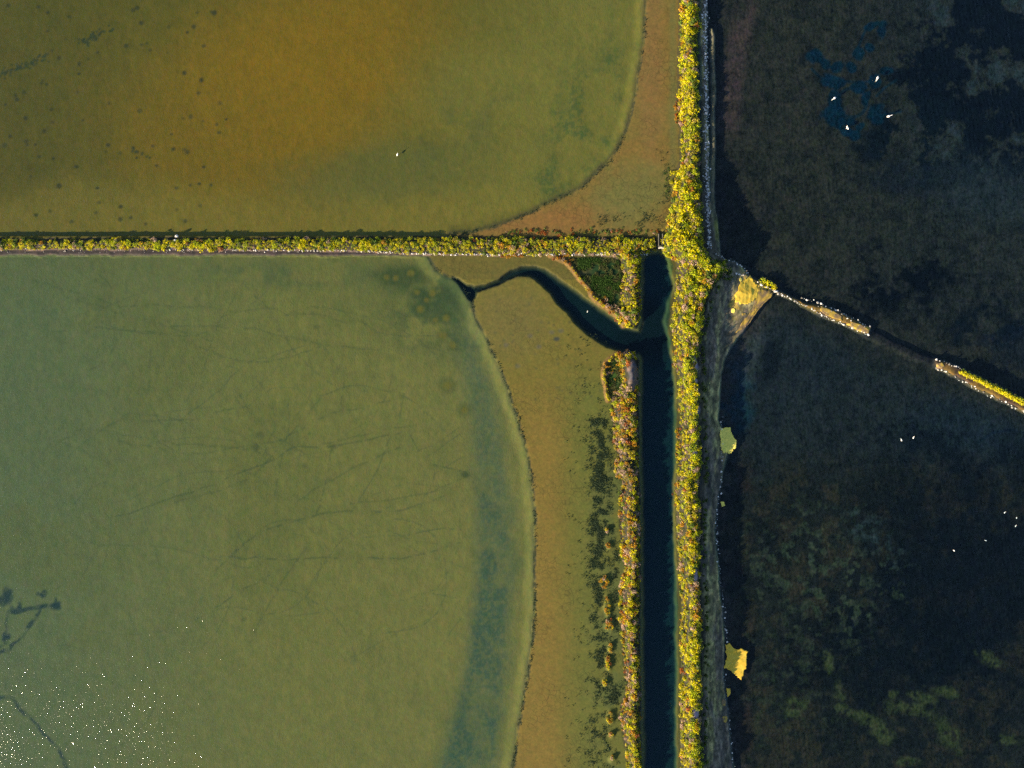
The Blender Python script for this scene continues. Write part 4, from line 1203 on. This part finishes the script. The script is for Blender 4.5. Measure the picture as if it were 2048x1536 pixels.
# ------------------------------------------------------------------ stones
def stone_mesh(seed):
    bm = bmesh.new()
    bmesh.ops.create_icosphere(bm, subdivisions=1, radius=1.0)
    r_ = random.Random(seed)
    ax = (r_.uniform(.8, 1.2), r_.uniform(.6, 1.0), r_.uniform(.5, .8))
    for v in bm.verts:
        f = r_.uniform(.75, 1.15)
        v.co.x *= ax[0] * f; v.co.y *= ax[1] * f; v.co.z *= ax[2] * f
    me = bpy.data.meshes.new('stone'); bm.to_mesh(me); bm.free()
    me.materials.append((M_STONE, M_STONE, M_STONE2, M_STONE, M_STONE3, M_STONE, M_STONE2, M_STONE3)[seed % 8])
    return me


STONES = [stone_mesh(k) for k in range(8)]
SNP = []
for me in STONES:
    v = np.array([q.co for q in me.vertices]); f = np.array([list(q.vertices) for q in me.polygons]); SNP.append((v, f))


def stone_row(name, label, cat, pts, n_part, seed, base):
    """a heap or row of stones: the largest as parts, the small rest as one part"""
    g = np.random.default_rng(seed)
    X0, Y0 = W(*base); root = bpy.data.objects.new(name, None); root.location = (X0, Y0, 0); col.objects.link(root)
    tag(root, label, cat)
    pts = sorted(pts, key=lambda p: -p[2])
    rest_v, rest_f = [], []; n0 = 0
    for i, (a, b, r) in enumerate(pts):
        x, y = W(a, b); z = max(float(zat(x, y)), -0.05) + r * 0.25
        t = g.uniform(0, 6.28); k = int(g.integers(0, 8))
        if i < n_part:
            o = add('stone', STONES[k], root, (x - X0, y - Y0, z)); o.rotation_euler = (g.uniform(-.4, .4), g.uniform(-.4, .4), t); o.scale = (r, r, r)
        else:
            v, f = SNP[k]; cs, sn = math.cos(t), math.sin(t)
            rest_v.append(np.stack([(v[:, 0] * cs - v[:, 1] * sn) * r + x - X0, (v[:, 0] * sn + v[:, 1] * cs) * r + y - Y0, v[:, 2] * r + z], -1)); rest_f.append(f + n0); n0 += len(v)
    if rest_v:
        o = add('rubble', mesh_np('rubble', np.concatenate(rest_v), np.concatenate(rest_f), M_STONE, smooth=False), root)
        o['kind'] = 'stuff'
    return root


g = np.random.default_rng(44)
rs = lambda lo, hi: lo * .8 + (hi * 1.15 - lo * .8) * g.uniform() ** 2.6
rip = [(np.interp(b, [0, 200, 400, 500], [1410, 1412, 1414, 1418]) + g.normal(0, 2.8), b, rs(.05, .17)) for b in g.uniform(-20, 500, 900)]
stone_row('stone_facing', 'line of pale stones facing the upper main dike beside the dark pond', 'stones', rip, 280, 1, (1412, 250))
arc = [(a + g.normal(0, 1.2), b + g.normal(0, 1.2), rs(.06, .15)) for a, b in along([(1424, 505), (1440, 513), (1462, 520), (1478, 528), (1490, 540), (1498, 555)], 2.2, .6, 3)]
arc += [(a, b, rs(.09, .17)) for a, b in along([(1470, 546), (1478, 549), (1486, 552)], 1.6, .8, 4)]
stone_row('stone_edging', 'short curve of small stones edging the fork of the main dike', 'stones', arc, 80, 2, (1470, 525))
wst = []
for k in range(520):
    a = 330 + 965 * g.uniform() ** .8
    wst.append((a, np.interp(a, [330, 700, 860, 1000, 1300], [499, 502, 508, 509.5, 508]) + g.normal(0, 1.1 if a > 600 else 2.2), rs(.06, .15)))
for k in range(60): wst.append((g.uniform(0, 400), g.normal(502, 2.5), rs(.05, .11)))
stone_row('stone_edging', 'bright stones strewn along the lower edge of the horizontal dike', 'stones', wst, 240, 5, (800, 505))
be = [(a, b, rs(.05, .16)) for a, b in along([(1443, 830), (1442, 975), (1434, 1022), (1433, 1080), (1443, 1177), (1451, 1240), (1453, 1286)], 3.4, 1.6, 16)]
be += [(a, b, rs(.05, .13)) for a, b in along([(1451, 1345), (1457, 1420), (1462, 1461), (1469, 1536)], 6, 2, 17)]
stone_row('stone_edging', 'thin broken line of stones along the outer edge of the shaded bank', 'stones', be, 110, 18, (1445, 1100))
sa = [(a, b, rs(.09, .2)) for a, b in along([(1512, 566), (1548, 582), (1588, 601), (1628, 621), (1660, 638), (1698, 654), (1738, 671)], 3.0, .9, 6)]
sa += [(a, b, rs(.08, .19)) for a, b in along([(1600, 596), (1628, 603), (1655, 613), (1690, 630), (1718, 643), (1741, 656)], 3.4, 1.3, 7)]
sa += [(a, b, rs(.06, .16)) for a, b in along([(1640, 618), (1700, 645), (1735, 662)], 4, 4, 8)]
stone_row('stone_wall', 'row of pale stones along the near stretch of the diagonal dike', 'stone wall', sa, 200, 9, (1620, 617))
sb = [(a, b, rs(.10, .21)) for a, b in along([(1870, 719), (1890, 725), (1923, 739)], 2.8, 1.2, 10)]
sb += [(a, b, rs(.09, .2)) for a, b in along([(1870, 735), (1901, 749), (1928, 763), (1971, 787), (2003, 801), (2050, 824)], 3.2, 1.6, 11)]
stone_row('stone_wall', 'scattered pale stones along the far stretch of the diagonal dike', 'stone wall', sb, 120, 12, (1940, 760))
# pale boulder at the edge of the horizontal dike
o = add('boulder', STONES[3], loc=(*W(355, 473), float(zat(*W(355, 473))) + 0.12)); o.scale = (.34, .3, .34)
tag(o, 'pale blue-white boulder on the upper edge of the horizontal dike', 'boulder')
o = add('boulder', STONES[5], loc=(*W(352, 481), float(zat(*W(352, 481))) + 0.1)); o.scale = (.24, .22, .22)
tag(o, 'smaller pale boulder on the horizontal dike just below the larger one', 'boulder')


# ------------------------------------------------------------------ floating and stranded algae mats
def mat_sheet(poly, label, tones, seed, lift=0.05, thick=0.05, nb=110, rings=14, group=None):
    """a leathery sheet: ragged outline, wrinkled top, real thickness"""
    g = np.random.default_rng(seed)
    p = np.array([W(*q) for q in poly]); P = np.concatenate([p, p[:1]])
    L = np.concatenate([[0], np.cumsum(np.linalg.norm(np.diff(P, axis=0), axis=1))])
    t = np.linspace(0, L[-1], nb, endpoint=False)
    bx = np.interp(t, L, P[:, 0]); by = np.interp(t, L, P[:, 1])
    c0 = np.array([bx.mean(), by.mean()])
    dr = np.stack([bx - c0[0], by - c0[1]], -1)
    f = 1 + (vnoise(t * 2.3, t * 0 + seed, 5) - .5) * 0.14 + (vnoise(t * 6.1, t * 0 + seed, 6) - .5) * 0.13
    dr = dr * f[:, None]
    vv, cc = [(c0[0], c0[1])], []
    rr = np.linspace(0, 1, rings + 1)[1:]
    for q in rr:
        for d in dr: vv.append((c0[0] + d[0] * q, c0[1] + d[1] * q))
    vv = np.array(vv)
    wr = fbm(vv[:, 0] * 24 - vv[:, 1] * 32, vv[:, 0] * 18 + vv[:, 1] * 13, 16, seed, 4, .6)
    zz = np.maximum(zat(vv[:, 0], vv[:, 1]), 0.0) + lift + (wr - .5) * 0.06
    top = np.column_stack([vv, zz])
    tone = tones[0] * (1 - sstep(.4, .6, wr))[:, None] + tones[1] * sstep(.4, .6, wr)[:, None]
    nlast = 1 + (rings - 1) * nb
    bot = top[nlast:].copy(); bot[:, 2] -= thick + 0.05
    Vv = np.concatenate([top, bot]); Tn = np.concatenate([tone, tone[nlast:] * .8])
    F = []
    for j in range(nb):
        k = (j + 1) % nb
        F.append((0, 1 + j, 1 + k, 1 + k))
    tri = [(0, 1 + j, 1 + (j + 1) % nb) for j in range(nb)]
    quads = []
    for i in range(rings - 1):
        a0 = 1 + i * nb; a1 = a0 + nb
        for j in range(nb): quads.append((a0 + j, a1 + j, a1 + (j + 1) % nb, a0 + (j + 1) % nb))
    b0 = len(top)
    for j in range(nb): quads.append((nlast + j, b0 + j, b0 + (j + 1) % nb, nlast + (j + 1) % nb))
    T = np.array(tri + [(q[0], q[1], q[2]) for q in quads] + [(q[0], q[2], q[3]) for q in quads])
    Vv[:, :2] -= c0
    me = mesh_np('algae_mat', Vv, T, M_MAT, Tn)
    tag(add('algae_mat', me, loc=(c0[0], c0[1], 0)), label, 'algae mat', group)


YEL = (np.array([.54, .38, .045]), np.array([.58, .37, .033]))
DUL = (np.array([.74, .60, .11]), np.array([.66, .56, .10]))
BRN = (np.array([.17, .115, .06]), np.array([.34, .23, .04]))
mat_sheet([(1452, 1291), (1459, 1288), (1468, 1296), (1473, 1298), (1484, 1299), (1494, 1303), (1495, 1318), (1493, 1332), (1488, 1341), (1487, 1350), (1481, 1357), (1470, 1349), (1461, 1341), (1450, 1336), (1450, 1327), (1454, 1317), (1452, 1304)], 'large fan-shaped yellow algae mat against the right bank', YEL, 1, 0.05)
mat_sheet([(1453, 1377), (1460, 1377), (1461, 1387), (1455, 1394)], 'small yellow algae scrap just below the fan-shaped mat', YEL, 2, 0.05, nb=40, rings=6)
mat_sheet([(1440, 858), (1450, 853), (1460, 857), (1463, 866), (1467, 874), (1473, 882), (1472, 893), (1465, 903), (1456, 907), (1446, 904), (1441, 893), (1440, 875)], 'round scalloped olive-yellow algae mat on the right bank', DUL, 3, 0.07)
mat_sheet([(1441, 1003), (1448, 1004), (1450, 1011), (1444, 1014)], 'tiny yellow algae scrap at the edge of the right bank', DUL, 4, 0.05, nb=36, rings=5)
mat_sheet([(1493, 555), (1500, 553), (1508, 562), (1514, 570), (1516, 580), (1513, 594), (1505, 601), (1494, 608), (1480, 608), (1470, 604), (1466, 597), (1473, 582), (1478, 570), (1485, 563)], 'golden algae mat at the junction of bank and diagonal dike', YEL, 5, 0.06)
mat_sheet([(1517, 575), (1530, 578), (1546, 584), (1545, 592), (1532, 603), (1520, 616), (1508, 632), (1500, 645), (1488, 655), (1474, 662), (1484, 644), (1495, 632), (1506, 614), (1512, 600)], 'brown and gold crusted mat along the bank below the diagonal dike', BRN, 6, 0.05, nb=150, rings=12)
for i, (a, b, rx, ry, nm) in enumerate([(1480, 560, 3, 4, 'small olive algae pad left of the golden mat'), (1464, 622, 4, 6, 'oval olive algae pad on the bank below the golden mat'), (1487, 629, 5, 3, 'little yellow algae pad beside the brown crusted mat'), (1449, 1437, 5, 7, 'small ochre algae pad on the bank near the photo bottom'), (1447, 1404, 4, 7, 'narrow ochre algae pad on the bank below the yellow scrap')]):
    pl = [(a + rx * math.cos(t) * random.uniform(.8, 1.2), b + ry * math.sin(t) * random.uniform(.8, 1.2)) for t in np.linspace(0, 6.28, 9)[:-1]]
    mat_sheet(pl, nm, BRN if i > 1 else DUL, 20 + i, 0.04, nb=40, rings=5)
# golden crust on the stone dike
mat_sheet([(1641, 611), (1655, 618), (1670, 625), (1684, 633), (1682, 641), (1668, 637), (1650, 630), (1640, 622)], 'thin golden crust on the stone dike near its middle', BRN, 31, 0.04, nb=60, rings=7)
mat_sheet([(1716, 648), (1730, 651), (1741, 657), (1740, 665), (1728, 667), (1714, 660), (1694, 650), (1700, 643)], 'golden crust at the tip of the near stone dike', BRN, 32, 0.04, nb=70, rings=7)
mat_sheet([(1872, 727), (1882, 725), (1888, 732), (1882, 738), (1873, 737)], 'small golden crust at the near tip of the far stone dike', BRN, 33, 0.04, nb=40, rings=5)

# ------------------------------------------------------------------ sluice in the notch of the horizontal dike
X0, Y0 = W(1320.5, 485)
root = bpy.data.objects.new('sluice_gate', None); root.location = (X0, Y0, 0); col.objects.link(root)
tag(root, 'small plank-topped sluice gate where the horizontal dike meets the main dike', 'sluice')


def box(name, sx, sy, sz, loc, mat, parent):
    bm = bmesh.new(); bmesh.ops.create_cube(bm, size=1)
    for v in bm.verts: v.co.x *= sx; v.co.y *= sy; v.co.z *= sz
    bmesh.ops.bevel(bm, geom=bm.edges[:], offset=min(sx, sy, sz) * .12, segments=1, affect='EDGES')
    me = bpy.data.meshes.new(name); bm.to_mesh(me); bm.free(); me.materials.append(mat)
    return add(name, me, parent, loc)


for s in (-1, 1): box('side_wall', .10, 2.3, .8, (s * .29, .1, -.05), M_CONC, root)
box('gate_board', .46, .06, .8, (0, -.75, -.02), M_WOOD, root)
box('plank', .80, .16, .05, (0, -.95, .59), M_WOOD, root)
box('crossbeam', .7, .10, .08, (0, -.60, .40), M_CONC, root)


# ------------------------------------------------------------------ wading birds
def tube(path, rad, nseg=10, squash=1.0):
    """one swept skin along a path; rad = radii"""
    path = np.array(path, float); n = len(path)
    V_, F_ = [], []
    for i in range(n):
        tdir = path[min(i + 1, n - 1)] - path[max(i - 1, 0)]; tdir /= np.linalg.norm(tdir) + 1e-9
        up = np.array([0, 1.0, 0]); a = np.cross(tdir, up)
        if np.linalg.norm(a) < .1: a = np.cross(tdir, np.array([1.0, 0, 0]))
        a /= np.linalg.norm(a); b = np.cross(tdir, a)
        for k in range(nseg):
            t = 2 * math.pi * k / nseg
            V_.append(path[i] + rad[i] * (a * math.cos(t) * squash + b * math.sin(t)))
    for i in range(n - 1):
        for k in range(nseg):
            F_.append((i * nseg + k, i * nseg + (k + 1) % nseg, (i + 1) * nseg + (k + 1) % nseg, (i + 1) * nseg + k))
    c0 = len(V_); V_.append(path[0]); V_.append(path[-1])
    T = [(q[0], q[1], q[2]) for q in F_] + [(q[0], q[2], q[3]) for q in F_]
    for k in range(nseg):
        T.append((c0, (k + 1) % nseg, k)); T.append((c0 + 1, (n - 1) * nseg + k, (n - 1) * nseg + (k + 1) % nseg))
    return np.array(V_), np.array(T)


def bird(px, py, heading, size, pose, label):
    """white wader; heading = degrees anticlockwise from right"""
    h = 0.42
    body = [(-.44, 0, h + .02), (-.36, 0, h + .04), (-.22, 0, h + .08), (-.05, 0, h + .10), (.12, 0, h + .10), (.22, 0, h + .12)]
    br = [.02, .07, .135, .165, .14, .085]
    if pose == 'feed':
        neck = [(.29, 0, h + .16), (.37, 0, h + .14), (.44, 0, h + .03), (.48, 0, h - .10), (.52, 0, h - .20)]
    elif pose == 'reach':
        neck = [(.32, 0, h + .17), (.42, 0, h + .22), (.52, 0, h + .24), (.60, 0, h + .24), (.68, 0, h + .23)]
    else:
        neck = [(.27, 0, h + .18), (.28, 0, h + .27), (.25, 0, h + .36), (.27, 0, h + .45), (.34, 0, h + .47)]
    nr = [.055, .042, .038, .048, .035]
    V_, T_ = tube(body + neck, br + nr, 12, .95)
    x, y = W(px, py); zb = float(zat(x, y))
    root = bpy.data.objects.new('wading_bird', None); root.location = (x, y, max(zb, -.25) ); col.objects.link(root)
    root.rotation_euler = (0, 0, R(heading)); root.scale = (size * .76,) * 3
    tag(root, label, 'bird', 'white wading birds')
    add('body', mesh_np('body', V_, T_, M_FEATHER), root)
    e = np.array(neck[-1]); d = np.array([.10, 0, -.10]) if pose == 'feed' else np.array([.15, 0, -.02])
    V_, T_ = tube([e, e + d * .6, e + d + np.array([0, 0, -.03])], [.03, .022, .008], 8)
    add('bill', mesh_np('bill', V_, T_, M_BILL), root)
    for s in (-1, 1):
        # folded wing lying along the flank
        V_, T_ = tube([(.14, s * .10, h + .14), (.0, s * .135, h + .15), (-.2, s * .11, h + .11), (-.42, s * .03, h + .05)], [.03, .075, .06, .012], 8, .6)
        add('wing', mesh_np('wing', V_, T_, M_FEATHER), root)
        V_, T_ = tube([(-.02, s * .06, h - .02), (-.04, s * .06, .2), (-.01, s * .06, 0), (.06, s * .06, -.015)], [.03, .014, .012, .016], 6)
        add('leg', mesh_np('leg', V_, T_, M_PINK), root)


bird(1668, 197, 215, .95, 'feed', 'white wading bird with pinkish underside in the left dark hollow')
bird(1754, 157, 248, 1.05, 'feed', 'white wading bird in the upper right of the dark hollows, bill down')
bird(1694, 256, 128, .95, 'up', 'plump white wading bird at the lower edge of the dark hollows')
bird(1777, 233, 18, 1.0, 'reach', 'white wading bird with neck stretched right beside the dark hollows')
bird(795, 309, 70, .75, 'up', 'lone white bird in the upper left pond')
bird(1175, 623, 80, .5, 'up', 'small white bird standing in the winding creek')
bird(1803, 880, 110, .62, 'feed', 'left bird of the pair below the far stone dike')
bird(1827, 875, 75, .62, 'up', 'right bird of the pair below the far stone dike')
bird(1908, 1101, 140, .6, 'up', 'single white bird farthest down in the dark pond')
bird(1972, 1081, 165, .5, 'reach', 'small cream bird between the single bird and the right-edge trio')
bird(2010, 1025, 60, .5, 'up', 'upper left bird of the trio at the right edge')
bird(2034, 1036, 100, .42, 'up', 'rightmost bird of the trio at the right edge')
bird(2032, 1052, 75, .48, 'up', 'lowest bird of the trio at the right edge')
print('plants', len(PLANTS), 'individual', len(indiv), taken, 'tufts', len(tufts), 'tris', sum(len(m.polygons) * 2 for m in bpy.data.meshes if m.users))
